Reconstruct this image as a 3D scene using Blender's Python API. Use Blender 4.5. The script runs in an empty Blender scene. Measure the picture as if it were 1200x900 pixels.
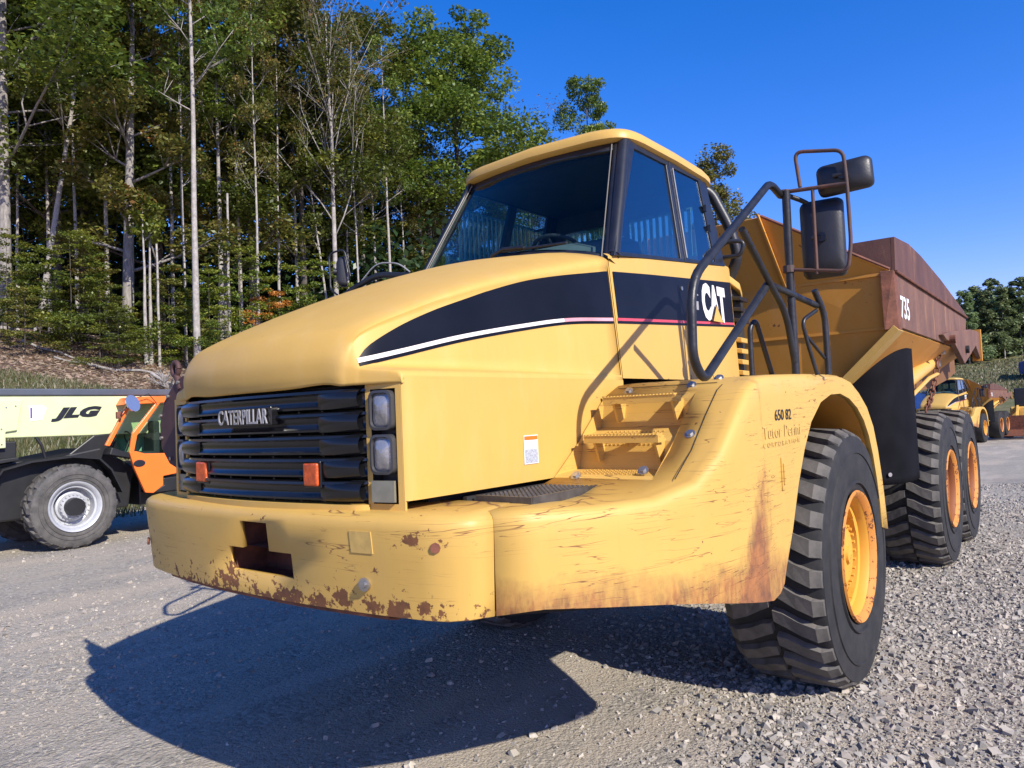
import bpy, bmesh, math, random
import numpy as np
from mathutils import Vector, Matrix, Euler
from mathutils.bvhtree import BVHTree
R = math.radians
sc = bpy.context.scene
col = sc.collection

# ------------------------------------------------------------------ camera
yaw, pitch, roll = 0.667055, 0.040793, -0.042754
v = Vector((-math.sin(yaw)*math.cos(pitch), math.cos(yaw)*math.cos(pitch), math.sin(pitch)))
r = Vector((math.cos(yaw), math.sin(yaw), 0)); u = r.cross(v)
r2 = r*math.cos(roll)+u*math.sin(roll); u2 = -r*math.sin(roll)+u*math.cos(roll)
cd = bpy.data.cameras.new('camera'); cam = bpy.data.objects.new('camera', cd); col.objects.link(cam)
m = Matrix((r2, u2, -v)).transposed().to_4x4(); m.translation = Vector((2.9963, -5.3449, 1.8919))
cam.matrix_world = m
cd.sensor_width = 36; cd.lens = 36*867.37/1200; cd.clip_end = 6000; cd.clip_start = 0.05
sc.camera = cam
CAM = m.translation.copy()

# ------------------------------------------------------------------ world and sun
SUN = Vector((1.40, -0.33, 1.0)).normalized()
el = math.asin(SUN.z); az = math.atan2(SUN.x, SUN.y)
w = bpy.data.worlds.new('World'); sc.world = w; w.use_nodes = True
nt = w.node_tree; nt.nodes.clear()
sky = nt.nodes.new('ShaderNodeTexSky'); sky.sky_type = 'NISHITA'; sky.sun_disc = False
sky.sun_elevation = el; sky.sun_rotation = az; sky.altitude = 300; sky.air_density = 1.0
sky.dust_density = 0.2; sky.ozone_density = 4.0
bg = nt.nodes.new('ShaderNodeBackground'); bg.inputs[1].default_value = 0.13
hs = nt.nodes.new('ShaderNodeHueSaturation'); hs.inputs['Saturation'].default_value = 1.35
wo = nt.nodes.new('ShaderNodeOutputWorld')
nt.links.new(sky.outputs[0], hs.inputs['Color']); tn = nt.nodes.new('ShaderNodeMix'); tn.data_type = 'RGBA'; tn.blend_type = 'MULTIPLY'; tn.inputs[0].default_value = 1; tn.inputs[7].default_value = (1.45, 0.95, 1.34, 1)
nt.links.new(hs.outputs[0], tn.inputs[6]); nt.links.new(tn.outputs[2], bg.inputs[0]); nt.links.new(bg.outputs[0], wo.inputs[0])
sl = bpy.data.lights.new('sun', 'SUN'); sl.energy = 5.0; sl.angle = R(0.53); sl.color = (1, 0.94, 0.82)
so = bpy.data.objects.new('sun', sl); col.objects.link(so); so.rotation_euler = SUN.to_track_quat('Z', 'Y').to_euler()
sc.view_settings.view_transform = 'Standard'; sc.view_settings.look = 'None'
sc.view_settings.exposure = 0.46; sc.view_settings.gamma = 1

# ------------------------------------------------------------------ node helpers
def new_mat(name):
    mt = bpy.data.materials.new(name); mt.use_nodes = True
    n = mt.node_tree; b = n.nodes['Principled BSDF']
    return mt, n, b
def N(n, t, **k):
    x = n.nodes.new(t)
    for a, b in k.items(): setattr(x, a, b)
    return x
def L(n, a, b): n.links.new(a, b)
def objco(n, scale=(1, 1, 1), rot=(0, 0, 0), loc=(0, 0, 0)):
    tc = N(n, 'ShaderNodeTexCoord'); mp = N(n, 'ShaderNodeMapping')
    mp.inputs['Scale'].default_value = scale; mp.inputs['Rotation'].default_value = rot; mp.inputs['Location'].default_value = loc
    L(n, tc.outputs['Object'], mp.inputs[0]); return mp.outputs[0]
def noise(n, vec, s, d=4, rg=0.55, dist=0.0):
    x = N(n, 'ShaderNodeTexNoise'); x.inputs['Scale'].default_value = s; x.inputs['Detail'].default_value = d
    x.inputs['Roughness'].default_value = rg; x.inputs['Distortion'].default_value = dist
    L(n, vec, x.inputs['Vector']); return x.outputs['Fac']
def ramp(n, fac, a, b, ca=(0, 0, 0, 1), cb=(1, 1, 1, 1)):
    x = N(n, 'ShaderNodeValToRGB'); e = x.color_ramp.elements
    e[0].position = a; e[1].position = b; e[0].color = ca; e[1].color = cb
    L(n, fac, x.inputs[0]); return x.outputs[0]
def mrange(n, val, a, b, c=0.0, d=1.0):
    x = N(n, 'ShaderNodeMapRange'); x.inputs[1].default_value = a; x.inputs[2].default_value = b
    x.inputs[3].default_value = c; x.inputs[4].default_value = d
    L(n, val, x.inputs[0]); return x.outputs[0]
def mth(n, op, a, b=None):
    x = N(n, 'ShaderNodeMath', operation=op)
    for i, q in enumerate((a, b)):
        if q is None: continue
        if isinstance(q, (int, float)): x.inputs[i].default_value = q
        else: L(n, q, x.inputs[i])
    return x.outputs[0]
def mix(n, fac, a, b):
    x = N(n, 'ShaderNodeMix', data_type='RGBA')
    for s, q in ((0, fac), (6, a), (7, b)):
        if isinstance(q, (int, float)): x.inputs[s].default_value = q
        elif isinstance(q, tuple): x.inputs[s].default_value = q if len(q) == 4 else q+(1,)
        else: L(n, q, x.inputs[s])
    return x.outputs[2]
def bump(n, b, h, s=0.3, d=0.02):
    x = N(n, 'ShaderNodeBump'); x.inputs['Strength'].default_value = s; x.inputs['Distance'].default_value = d
    L(n, h, x.inputs['Height']); L(n, x.outputs[0], b.inputs['Normal'])
def xyz(n):
    tc = N(n, 'ShaderNodeTexCoord'); s = N(n, 'ShaderNodeSeparateXYZ'); L(n, tc.outputs['Object'], s.inputs[0]); return s.outputs

def simple(name, c, rough=0.5, metal=0.0, var=0.15, ns=6.0, bmp=0.0, bs=60.0, coat=0.0, spec=0.5):
    mt, n, b = new_mat(name); vec = objco(n)
    f = noise(n, vec, ns, 5)
    c2 = tuple(min(1, x*(1-var)) for x in c); c3 = tuple(min(1, x*(1+var)) for x in c)
    L(n, mix(n, ramp(n, f, 0.3, 0.7), c2, c3), b.inputs['Base Color'])
    b.inputs['Roughness'].default_value = rough; b.inputs['Metallic'].default_value = metal
    b.inputs['Specular IOR Level'].default_value = spec
    if coat: b.inputs['Coat Weight'].default_value = coat
    if bmp: bump(n, b, noise(n, vec, bs, 3), bmp, 0.01)
    return mt

YEL = (0.585, 0.358, 0.085)
RUST1 = (0.085, 0.030, 0.018); RUST2 = (0.17, 0.058, 0.026)
def rustcol(n, vec):
    return mix(n, ramp(n, noise(n, vec, 22, 6, 0.7), 0.35, 0.65), RUST1, RUST2)
def paint(name, base=YEL, gouge=None, chips=0.0, low=None, scratch=0.0, streak=False, dust=0.12, rough=0.42, edge_z=None):
    mt, n, b = new_mat(name); vec = objco(n); s = xyz(n)
    f = noise(n, vec, 1.7, 5, 0.6)
    pale = tuple(min(1, a*0.86+0.10) for a in base); deep = tuple(a*0.93 for a in base)
    c = mix(n, ramp(n, f, 0.35, 0.7), base, deep)
    f2 = noise(n, objco(n, (1, 1, 0.25)), 9, 6, 0.65)
    c = mix(n, mth(n, 'MULTIPLY', ramp(n, f2, 0.5, 0.75), dust), c, pale)
    # faint run-down grime
    g = noise(n, objco(n, (6, 6, 0.5)), 3, 6, 0.7)
    c = mix(n, mth(n, 'MULTIPLY', ramp(n, g, 0.55, 0.8), 0.14), c, (0.36, 0.22, 0.09))
    masks = []
    if scratch:
        for (rot, a, o) in ((R(14), 26.0, 0.0), (R(-22), 31.0, 5.0), (R(5), 22.0, 9.0), (R(38), 24.0, 3.0)):
            vv = objco(n, (1.2, 1.2, a), (rot, 0, 0), (o, o, o))
            q = noise(n, vv, 1.0, 3, 0.5, 0.5)
            line = mrange(n, mth(n, 'ABSOLUTE', mth(n, 'SUBTRACT', q, 0.5)), 0.0, 0.0075*scratch, 1, 0)
            gate = ramp(n, noise(n, objco(n, (1, 1, 1.4), (0, 0, 0), (o*3, o, 1)), 1.7, 3), 0.53, 0.60)
            masks.append(mth(n, 'MULTIPLY', line, gate))
    if chips:
        q = noise(n, vec, 21, 7, 0.68)
        q2 = noise(n, vec, 3.2, 3)
        th = mth(n, 'ADD', mth(n, 'MULTIPLY', q, 0.72), mth(n, 'MULTIPLY', q2, 0.36))
        if low is not None:
            th = mth(n, 'ADD', th, mrange(n, s[2], low[0], low[1], low[2], 0.0))
        masks.append(ramp(n, th, 0.735-chips*0.1, 0.75-chips*0.1))
    if gouge:
        for (gx, gy, gz_, gr) in gouge:
            dd = None
            for s_i, c_i, w_i in ((s[0], gx, 1.0), (s[1], gy, 1.0), (s[2], gz_, 1.15)):
                e_ = mth(n, 'POWER', mth(n, 'MULTIPLY', mth(n, 'SUBTRACT', s_i, c_i), w_i), 2.0); dd = e_ if dd is None else mth(n, 'ADD', dd, e_)
            dd = mth(n, 'ADD', mth(n, 'SQRT', dd), mth(n, 'MULTIPLY', mth(n, 'SUBTRACT', noise(n, vec, 26, 5, 0.7), 0.5), gr*2.6))
            masks.append(mrange(n, dd, gr*0.72, gr*0.66))
    mk = None
    for q in masks: mk = q if mk is None else mth(n, 'MAXIMUM', mk, q)
    rc = rustcol(n, vec)
    if streak:
        # rust run down the fender and bloom along its lower edge
        d = mth(n, 'ABSOLUTE', mth(n, 'SUBTRACT', s[1], mth(n, 'ADD', -1.50, mth(n, 'MULTIPLY', noise(n, objco(n, (1, 1, 1)), 5, 3), 0.10))))
        d = mth(n, 'ABSOLUTE', mth(n, 'SUBTRACT', s[1], mth(n, 'ADD', mrange(n, s[2], 0.95, 1.6, -1.93, -1.74), mth(n, 'MULTIPLY', mth(n, 'SUBTRACT', noise(n, objco(n, (1, 1, 1)), 5, 3), 0.5), 0.12))))
        wz = mrange(n, s[2], 0.93, 1.62, 0.31, 0.004)
        near = mth(n, 'SUBTRACT', wz, d)
        near = mth(n, 'ADD', near, mth(n, 'MULTIPLY', mth(n, 'SUBTRACT', noise(n, objco(n, (1, 1, 0.35)), 9, 8, 0.75), 0.5), 0.34))
        st = mth(n, 'MULTIPLY', mrange(n, near, -0.01, 0.10), mrange(n, s[0], 1.3, 1.45))
        zz = mth(n, 'SUBTRACT', mth(n, 'ADD', mth(n, 'MULTIPLY', mth(n, 'ADD', s[1], 1.66), -0.10), 1.03), s[2])
        zz = mth(n, 'ADD', zz, mth(n, 'MULTIPLY', mrange(n, s[1], -2.7, -1.95), 0.05))
        lowm = mrange(n, mth(n, 'ADD', zz, mth(n, 'MULTIPLY', noise(n, objco(n, (1, 1, 1)), 6, 6, 0.7), 0.26)), 0.02, 0.15)
        grit = ramp(n, noise(n, objco(n, (1, 1, 0.3)), 38, 5, 0.7), 0.30, 0.62)
        st2 = mth(n, 'MULTIPLY', lowm, mth(n, 'ADD', mth(n, 'MULTIPLY', grit, 0.55), 0.42))
        st3 = mth(n, 'MULTIPLY', mth(n, 'MAXIMUM', st, st2), 0.92)
        rc2 = mix(n, ramp(n, noise(n, vec, 11, 6, 0.7), 0.35, 0.65), (0.13, 0.048, 0.034), (0.36, 0.135, 0.048))
        c = mix(n, st3, c, rc2)
    if mk is not None: c = mix(n, mth(n, 'MINIMUM', mk, 0.93), c, rc)
    L(n, c, b.inputs['Base Color'])
    rr = mth(n, 'ADD', mth(n, 'MULTIPLY', noise(n, vec, 7, 5), 0.25), rough-0.1)
    if mk is not None: rr = mth(n, 'ADD', rr, mth(n, 'MULTIPLY', mk, 0.35))
    L(n, rr, b.inputs['Roughness']); b.inputs['Specular IOR Level'].default_value = 0.4
    h = noise(n, vec, 2.2, 3)
    if mk is not None: h = mth(n, 'SUBTRACT', h, mth(n, 'MULTIPLY', mk, 0.3))
    bump(n, b, h, 0.25, 0.012)
    return mt

M = {}
M['yellow'] = paint('yellow_paint', chips=0.12)
M['hood'] = paint('hood_paint', chips=0.10, dust=0.3, rough=0.5)
M['bumper'] = paint('bumper_paint', gouge=[(0.99, -3.40, 1.445, 0.07), (1.10, -3.34, 1.40, 0.03), (0.62, -3.48, 1.20, 0.06), (.78, -3.46, 1.18, .055), (.90, -3.44, 1.175, .07), (.50, -3.49, 1.175, .05), (1.02, -3.42, 1.19, .04), (-1.13, -3.3, 1.46, .04)], chips=0.66, low=(1.12, 1.33, 0.145), scratch=0.7)
M['fender'] = paint('fender_paint', chips=0.30, scratch=1.0, streak=True)
M['ochre'] = paint('ochre_paint', base=(0.56, 0.245, 0.032), chips=0.55, dust=0.25, rough=0.6)
M['rim_o'] = paint('rim_paint', base=(0.80, 0.36, 0.035), chips=0.5, rough=0.5)
M['rim_r'] = paint('rear_rim_paint', base=(0.25, 0.080, 0.025), chips=0.9, rough=0.6)
M['rim_h'] = paint('rim_inside_paint', base=(0.66, 0.33, 0.04), chips=0.6, rough=0.55)
M['rimrust'] = paint('rusty_rim_flange', base=(0.56, 0.22, 0.04), chips=1.6, rough=0.65)
M['chute'] = paint('shaded_chute_paint', base=(0.17, 0.075, 0.022), chips=0.8, dust=0.3, rough=0.7)  # ochre darkened in the base colour to stand for shade below the body side
M['rust'] = simple('rusty_steel', (0.15, 0.052, 0.028), 0.75, 0.0, 0.5, 9, 0.3, 40)
def rusty(name, a, b_, e=(0.42, 0.20, 0.06)):
    mt, n, b = new_mat(name); vec = objco(n)
    f = noise(n, objco(n, (1, 1, 0.35)), 3.0, 8, 0.7); g = noise(n, vec, 24, 6, 0.7)
    c = mix(n, ramp(n, f, 0.38, 0.62), a, b_)
    c = mix(n, mth(n, 'MULTIPLY', ramp(n, g, 0.52, 0.7), 0.5), c, RUST1)
    c = mix(n, mth(n, 'MULTIPLY', ramp(n, noise(n, objco(n, (1, 1, 0.2), (0, 0, 0), (3, 1, 2)), 5, 7, 0.7), 0.57, 0.68), 0.7), c, e)
    L(n, c, b.inputs['Base Color']); b.inputs['Roughness'].default_value = 0.7
    bump(n, b, g, 0.25, 0.01); return mt
M['bodyside'] = rusty('weathered_body_side', (0.19, 0.093, 0.056), (0.115, 0.054, 0.035), (0.36, 0.18, 0.07))
M['bodytop'] = rusty('weathered_board', (0.115, 0.048, 0.030), (0.070, 0.028, 0.020), (0.26, 0.12, 0.05))
M['black'] = simple('black_paint', (0.014, 0.015, 0.02), 0.38, 0, 0.3, 12)
M['tube'] = simple('worn_black_tube', (0.014, 0.014, 0.016), 0.42, 0.0, 0.5, 14, 0.15, 50)
M['rusttube'] = rusty('rusty_black_rod', (0.045, 0.035, 0.035), (0.10, 0.045, 0.03), (0.2, 0.08, 0.04))
M['plastic'] = simple('black_plastic', (0.018, 0.018, 0.021), 0.42, 0, 0.2, 8, 0.1, 90)
M['flap'] = simple('black_rubber_sheet', (0.006, 0.006, 0.008), 0.75, 0, 0.4, 3, 0.1, 20, spec=0.08)
M['grille'] = simple('grille_plastic', (0.007, 0.007, 0.008), 0.2, 0, 0.3, 5)
M['dark'] = simple('dark_underside', (0.02, 0.018, 0.016), 0.8, 0, 0.4, 7)
M['interior'] = simple('interior_trim', (0.03, 0.032, 0.036), 0.7, 0, 0.2, 7)
M['dash'] = simple('dash_grey', (0.16, 0.19, 0.19), 0.6)
M['white'] = simple('white_decal', (0.74, 0.72, 0.70), 0.4, 0, 0.03)
M['pink'] = simple('faded_red_line', (0.62, 0.30, 0.34), 0.4, 0, 0.2, 3)
M['red'] = simple('red_line', (0.52, 0.06, 0.09), 0.4, 0, 0.1)
M['band'] = simple('navy_black_band', (0.006, 0.007, 0.012), 0.35, 0, 0.25, 3, spec=0.16)
M['chrome'] = simple('bolt_steel', (0.45, 0.43, 0.40), 0.35, 0.9, 0.2, 20)
M['emblem'] = simple('grey_letters', (0.36, 0.35, 0.34), 0.4, 0.3, 0.2)
M['lampglass'] = simple('lamp_lens', (0.34, 0.33, 0.32), 0.14, 0.55, 0.4, 9, 0.25, 70)
M['lampbez'] = simple('lamp_bezel', (0.05, 0.05, 0.052), 0.4, 0.1)
M['amber'] = simple('amber_lens', (0.55, 0.085, 0.012), 0.22, 0, 0.3, 40, 0.4, 120)
M['metalplate'] = simple('grey_plate', (0.30, 0.29, 0.22), 0.42, 0.5, 0.15, 12)
M['tread'] = simple('step_steel', (0.10, 0.095, 0.09), 0.5, 0.6, 0.4, 14)
M['mirror'] = simple('mirror_glass', (0.62, 0.64, 0.68), 0.18, 0.85, 0.02)
M['trim'] = simple('thin_trim', (0.20, 0.18, 0.15), 0.5)
M['ghost'] = simple('faded_sticker', (0.55, 0.36, 0.10), 0.6, 0, 0.15, 20)
M['orange'] = simple('orange_paint', (0.86, 0.17, 0.025), 0.35, 0, 0.06, 3)
M['cream'] = simple('cream_paint', (0.58, 0.62, 0.34), 0.38, 0, 0.06, 3)
M['silver'] = simple('silver_rim', (0.42, 0.43, 0.45), 0.5, 0.2, 0.12, 9)
M['blue'] = simple('blue_container', (0.03, 0.10, 0.33), 0.5, 0, 0.25, 2)
M['jlgblack'] = simple('telehandler_black', (0.013, 0.013, 0.014), 0.45, 0, 0.3, 3)
M['railgrey'] = simple('boom_top_grey', (0.075, 0.085, 0.105), 0.4, 0, 0.15, 3)
M['yellow2'] = simple('loader_yellow', (0.72, 0.42, 0.09), 0.5, 0, 0.2, 3)
M['maroon'] = rusty('maroon_plate_paint', (0.075, 0.032, 0.028), (0.055, 0.026, 0.024), (0.10, 0.04, 0.03))
def rubber(name, base, dustc, lo, hi):
    mt, n, b = new_mat(name); vec = objco(n)
    f = noise(n, vec, 6, 8, 0.7); g = noise(n, vec, 60, 3)
    c = mix(n, ramp(n, f, lo, hi), base, dustc)
    L(n, c, b.inputs['Base Color']); b.inputs['Roughness'].default_value = 0.75
    bump(n, b, g, 0.2, 0.006); return mt
M['tyre'] = rubber('tyre_sidewall', (0.012, 0.012, 0.013), (0.034, 0.031, 0.029), 0.42, 0.75)
M['lug'] = rubber('tyre_lug', (0.055, 0.051, 0.046), (0.155, 0.140, 0.122), 0.3, 0.7)
M['jtyre'] = rubber('telehandler_tyre', (0.045, 0.043, 0.042), (0.13, 0.12, 0.11), 0.35, 0.75)
def glass(name, tint, gl=0.10, rough=0.02):
    mt = bpy.data.materials.new(name); mt.use_nodes = True; n = mt.node_tree; n.nodes.clear()
    o = N(n, 'ShaderNodeOutputMaterial'); t = N(n, 'ShaderNodeBsdfTransparent'); g = N(n, 'ShaderNodeBsdfGlossy')
    t.inputs[0].default_value = tint+(1,); g.inputs['Roughness'].default_value = rough
    lw = N(n, 'ShaderNodeLayerWeight'); lw.inputs[0].default_value = 0.5
    mx = N(n, 'ShaderNodeMixShader'); L(n, mth(n, 'ADD', mth(n, 'MULTIPLY', mth(n, 'POWER', lw.outputs['Facing'], 4.0), 0.9), 0.035+gl), mx.inputs[0])
    L(n, t.outputs[0], mx.inputs[1]); L(n, g.outputs[0], mx.inputs[2]); L(n, mx.outputs[0], o.inputs[0]); return mt
M['glass'] = glass('windscreen_glass', (0.60, 0.74, 0.73), -0.012)
M['sideglass'] = glass('side_window_glass', (0.66, 0.82, 0.86), 0.10)
M['jglass'] = glass('telehandler_glass', (0.82, 0.92, 0.84), 0.03)

# ------------------------------------------------------------------ mesh helpers
def obj(name, bm, mat, parent=None, smooth=None, bevel=0.0, solid=0.0, off=-1):
    me = bpy.data.meshes.new(name)
    if isinstance(bm, bmesh.types.BMesh):
        bmesh.ops.recalc_face_normals(bm, faces=bm.faces) if solid == 0.0 else None
        bm.to_mesh(me); bm.free()
    else:
        me.from_pydata(bm[0], [], bm[1]); me.update()
    if mat is not None: me.materials.append(M[mat] if isinstance(mat, str) else mat)
    o = bpy.data.objects.new(name, me); col.objects.link(o)
    if parent is not None: o.parent = parent
    if smooth is not None:
        me.shade_smooth()
        try: me.set_sharp_from_angle(angle=R(smooth))
        except Exception: pass
    if solid:
        md = o.modifiers.new('solid', 'SOLIDIFY'); md.thickness = solid; md.offset = off
    if bevel:
        md = o.modifiers.new('bevel', 'BEVEL'); md.width = bevel; md.segments = 2; md.limit_method = 'ANGLE'; md.angle_limit = R(35)
        md.harden_normals = False
    return o
def empty(name, loc, label, cat, group=None, rz=0.0):
    o = bpy.data.objects.new(name, None); col.objects.link(o); o.location = loc; o.rotation_euler = (0, 0, rz)
    o.empty_display_size = 0.3
    o['label'] = label; o['category'] = cat
    if group: o['group'] = group
    return o
def tag(o, label, cat, group=None):
    o['label'] = label; o['category'] = cat
    if group: o['group'] = group
    return o
def kind(o, k): o['kind'] = k; return o
def BM(): return bmesh.new()
def box(bm, x0, x1, y0, y1, z0, z1, mat=None):
    vs = [bm.verts.new(p) for p in ((x0,y0,z0),(x1,y0,z0),(x1,y1,z0),(x0,y1,z0),(x0,y0,z1),(x1,y0,z1),(x1,y1,z1),(x0,y1,z1))]
    if mat is not None:
        for q in vs: q.co = mat @ q.co
    for f in ((0,3,2,1),(4,5,6,7),(0,1,5,4),(1,2,6,5),(2,3,7,6),(3,0,4,7)): bm.faces.new([vs[i] for i in f])
    return bm
def hexa(bm, p):       # eight corners, bottom loop then top loop
    vs = [bm.verts.new(q) for q in p]
    for f in ((0,3,2,1),(4,5,6,7),(0,1,5,4),(1,2,6,5),(2,3,7,6),(3,0,4,7)): bm.faces.new([vs[i] for i in f])
    return bm
def prism(bm, poly, d):   # poly list of 3D points extruded by vector d
    a = [bm.verts.new(p) for p in poly]; b = [bm.verts.new(Vector(p)+Vector(d)) for p in poly]
    n = len(poly); bm.faces.new(a); bm.faces.new(b[::-1])
    for i in range(n): bm.faces.new((a[i], b[i], b[(i+1) % n], a[(i+1) % n]))
    return bm
def fillet(pts, rad, k=5):
    pts = [Vector(p) for p in pts]; out = [pts[0]]
    for i in range(1, len(pts)-1):
        a, b, c = pts[i-1], pts[i], pts[i+1]
        d1 = (a-b); d2 = (c-b); rr = min(rad, d1.length*0.45, d2.length*0.45)
        p = b+d1.normalized()*rr; q = b+d2.normalized()*rr
        for j in range(k+1):
            t = j/k; out.append(p*(1-t)**2+b*2*t*(1-t)+q*t*t)
    out.append(pts[-1]); return out
def tube(bm, pts, rad, seg=10, cap=True, r_end=None):
    pts = [Vector(p) for p in pts]; rings = []
    up = None
    for i, p in enumerate(pts):
        d = (pts[min(i+1, len(pts)-1)]-pts[max(i-1, 0)]).normalized()
        if up is None:
            up = Vector((0, 0, 1)) if abs(d.z) < 0.9 else Vector((1, 0, 0))
        s = d.cross(up).normalized(); up = s.cross(d).normalized()
        rr = rad if r_end is None else rad+(r_end-rad)*i/(len(pts)-1)
        rings.append([bm.verts.new(p+(s*math.cos(a)+up*math.sin(a))*rr) for a in [2*math.pi*k/seg for k in range(seg)]])
    for a, b in zip(rings, rings[1:]):
        for k in range(seg): bm.faces.new((a[k], a[(k+1) % seg], b[(k+1) % seg], b[k]))
    if cap: bm.faces.new(rings[0][::-1]); bm.faces.new(rings[-1])
    return bm
def lathe(bm, prof, seg=48, c=(0, 0, 0), closed=False):   # axis X; prof (x, radius)
    rings = []
    for (x, rr) in prof:
        rings.append([bm.verts.new((c[0]+x, c[1]+rr*math.cos(a), c[2]+rr*math.sin(a))) for a in [2*math.pi*k/seg for k in range(seg)]])
    for a, b in zip(rings, rings[1:]):
        for k in range(seg): bm.faces.new((a[k], a[(k+1) % seg], b[(k+1) % seg], b[k]))
    if not closed:
        bm.faces.new(rings[0][::-1]); bm.faces.new(rings[-1])
    return bm
def catmull(P, n):
    P = [Vector(p) for p in P]; P = [P[0]*2-P[1]]+P+[P[-1]*2-P[-2]]; out = []
    for i in range(1, len(P)-2):
        a, b, c, d = P[i-1:i+3]
        for j in range(n):
            t = j/n
            out.append(0.5*((2*b)+(c-a)*t+(2*a-5*b+4*c-d)*t*t+(3*b-a-3*c+d)*t**3))
    out.append(P[-2]); return out
def grid(bm, rows, skip=None):
    vs = [[bm.verts.new(p) for p in rw] for rw in rows]
    for i in range(len(rows)-1):
        for j in range(len(rows[0])-1):
            if skip and skip(i, j): continue
            try: bm.faces.new((vs[i][j], vs[i][j+1], vs[i+1][j+1], vs[i+1][j]))
            except ValueError: pass
    return vs
def smooth_grid(rows, nr, nc):
    a = [catmull(rw, nc) for rw in rows]
    cols = [catmull([rw[j] for rw in a], nr) for j in range(len(a[0]))]
    return [[cols[j][i] for j in range(len(cols))] for i in range(len(cols[0]))]
def bolt(bm, p, nrm, rad=0.014, h=0.008, seg=6):
    nrm = Vector(nrm).normalized(); p = Vector(p); tube(bm, [p-nrm*0.002, p+nrm*h], rad, seg); return bm
def rbox(bm, c, sx, sy, sz, mat=None):
    return box(bm, c[0]-sx/2, c[0]+sx/2, c[1]-sy/2, c[1]+sy/2, c[2]-sz/2, c[2]+sz/2, mat)
def text_mesh(s, bold=0.03, w=1.0, h=1.0, spacing=1.0, shear=0.0):
    """flat letters scaled into a w x h box; returns (verts, faces)"""
    cu = bpy.data.curves.new('lettering', 'FONT'); cu.body = s; cu.offset = bold; cu.space_character = spacing; cu.shear = shear
    cu.resolution_u = 3; cu.fill_mode = 'FRONT'
    o = bpy.data.objects.new('lettering', cu); col.objects.link(o)
    dg = bpy.context.evaluated_depsgraph_get(); me = bpy.data.meshes.new_from_object(o.evaluated_get(dg))
    vs = [tuple(q.co) for q in me.vertices]; fs = [tuple(p.vertices) for p in me.polygons]
    bpy.data.objects.remove(o); bpy.data.curves.remove(cu); bpy.data.meshes.remove(me)
    x0 = min(q[0] for q in vs); x1 = max(q[0] for q in vs); y0 = min(q[1] for q in vs); y1 = max(q[1] for q in vs)
    return [((q[0]-x0)/(x1-x0)*w, (q[1]-y0)/(y1-y0)*h) for q in vs], fs
def letters(name, s, mat, parent, O, U, W, w, h, n, bold=0.03, thick=0.002, spacing=1.0, shear=0.0, bvh=None, lift=0.003):
    """letters on plane O + a*U + b*W, pushed along n onto a surface if a BVH is given"""
    vs, fs = text_mesh(s, bold, w, h, spacing, shear)
    O, U, W, n = map(Vector, (O, U, W, n)); U.normalize(); W.normalize(); n.normalize()
    pts = []
    for a, b in vs:
        p = O+U*a+W*b
        if bvh is not None:
            hit = bvh.ray_cast(p+n*0.6, -n)
            if hit[0] is not None: p = hit[0]
        pts.append(p+n*lift)
    bm = BM(); bv = [bm.verts.new(p) for p in pts]
    for f in fs:
        try: bm.faces.new([bv[i] for i in f])
        except ValueError: pass
    ext = bmesh.ops.extrude_face_region(bm, geom=bm.faces[:])
    for q in [e for e in ext['geom'] if isinstance(e, bmesh.types.BMVert)]: q.co += n*thick
    return obj(name, bm, mat, parent)
def bvh_of(o):
    bm = bmesh.new(); bm.from_mesh(o.data); t = BVHTree.FromBMesh(bm); bm.free(); return t
def ground_z(x, y):
    z = 0.0
    if y > 7: z -= min(1.25, (y-7)*0.0232)
    d = max(0.0, -(x+14.6)+ (0.5*math.sin(y*0.21)))       # bank along the wood
    if d > 0: z += 0.33*(math.sqrt(d*d+4)-2) if d < 22 else 0.33*(math.sqrt(22*22+4)-2)+(d-22)*0.16
    e = max(0.0, y-72)
    if e > 0: z += min(0.135*(math.sqrt(e*e+64)-8), 12)
    return z


# ------------------------------------------------------------------ wheels
def lug_mesh(R0, R1, hw, pitch, side, kindl='rock'):
    """one tread block on a tyre of half width hw, bent round the axle (axis X, centre 0)"""
    if kindl == 'rock':
        # block centre lines (x fraction, angle offset): shoulder block running diagonally to the middle
        path = [(1.0, 0.00, 0.62), (0.80, 0.02, 0.66), (0.50, 0.22, 0.62), (0.22, 0.50, 0.60), (0.03, 0.62, 0.50)]
    else:
        path = [(1.0, 0.0, 0.50), (0.7, 0.04, 0.50), (0.38, 0.32, 0.46), (0.10, 0.50, 0.42)]
    vs = []; fs = []
    for (fx, da, wd) in path:
        x = side*fx*hw; rr1 = R1-(0.030 if fx > 0.95 else 0.0)-0.012*fx
        for rr, sh in ((R0-0.012, 0.0), (rr1, 0.10)):
            for s in (-1, 1):
                a = (da+s*(wd-sh)*0.5)*pitch
                xx = x*(0.985 if rr == rr1 and fx == 1.0 else 1)
                vs.append((xx, -rr*math.cos(a), rr*math.sin(a)))
    n = len(path)
    for i in range(n-1):
        a, b = i*4, (i+1)*4
        fs += [(a+2, a+3, b+3, b+2), (a, b, b+2, a+2), (a+1, a+3, b+3, b+1)]
    fs += [(0, 2, 3, 1), ((n-1)*4, (n-1)*4+1, (n-1)*4+3, (n-1)*4+2)]
    me = bpy.data.meshes.new('tread_lug'); me.from_pydata(vs, [], fs)
    bm = BM(); bm.from_mesh(me); bmesh.ops.recalc_face_normals(bm, faces=bm.faces); bm.to_mesh(me); bm.free()
    return me
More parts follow.
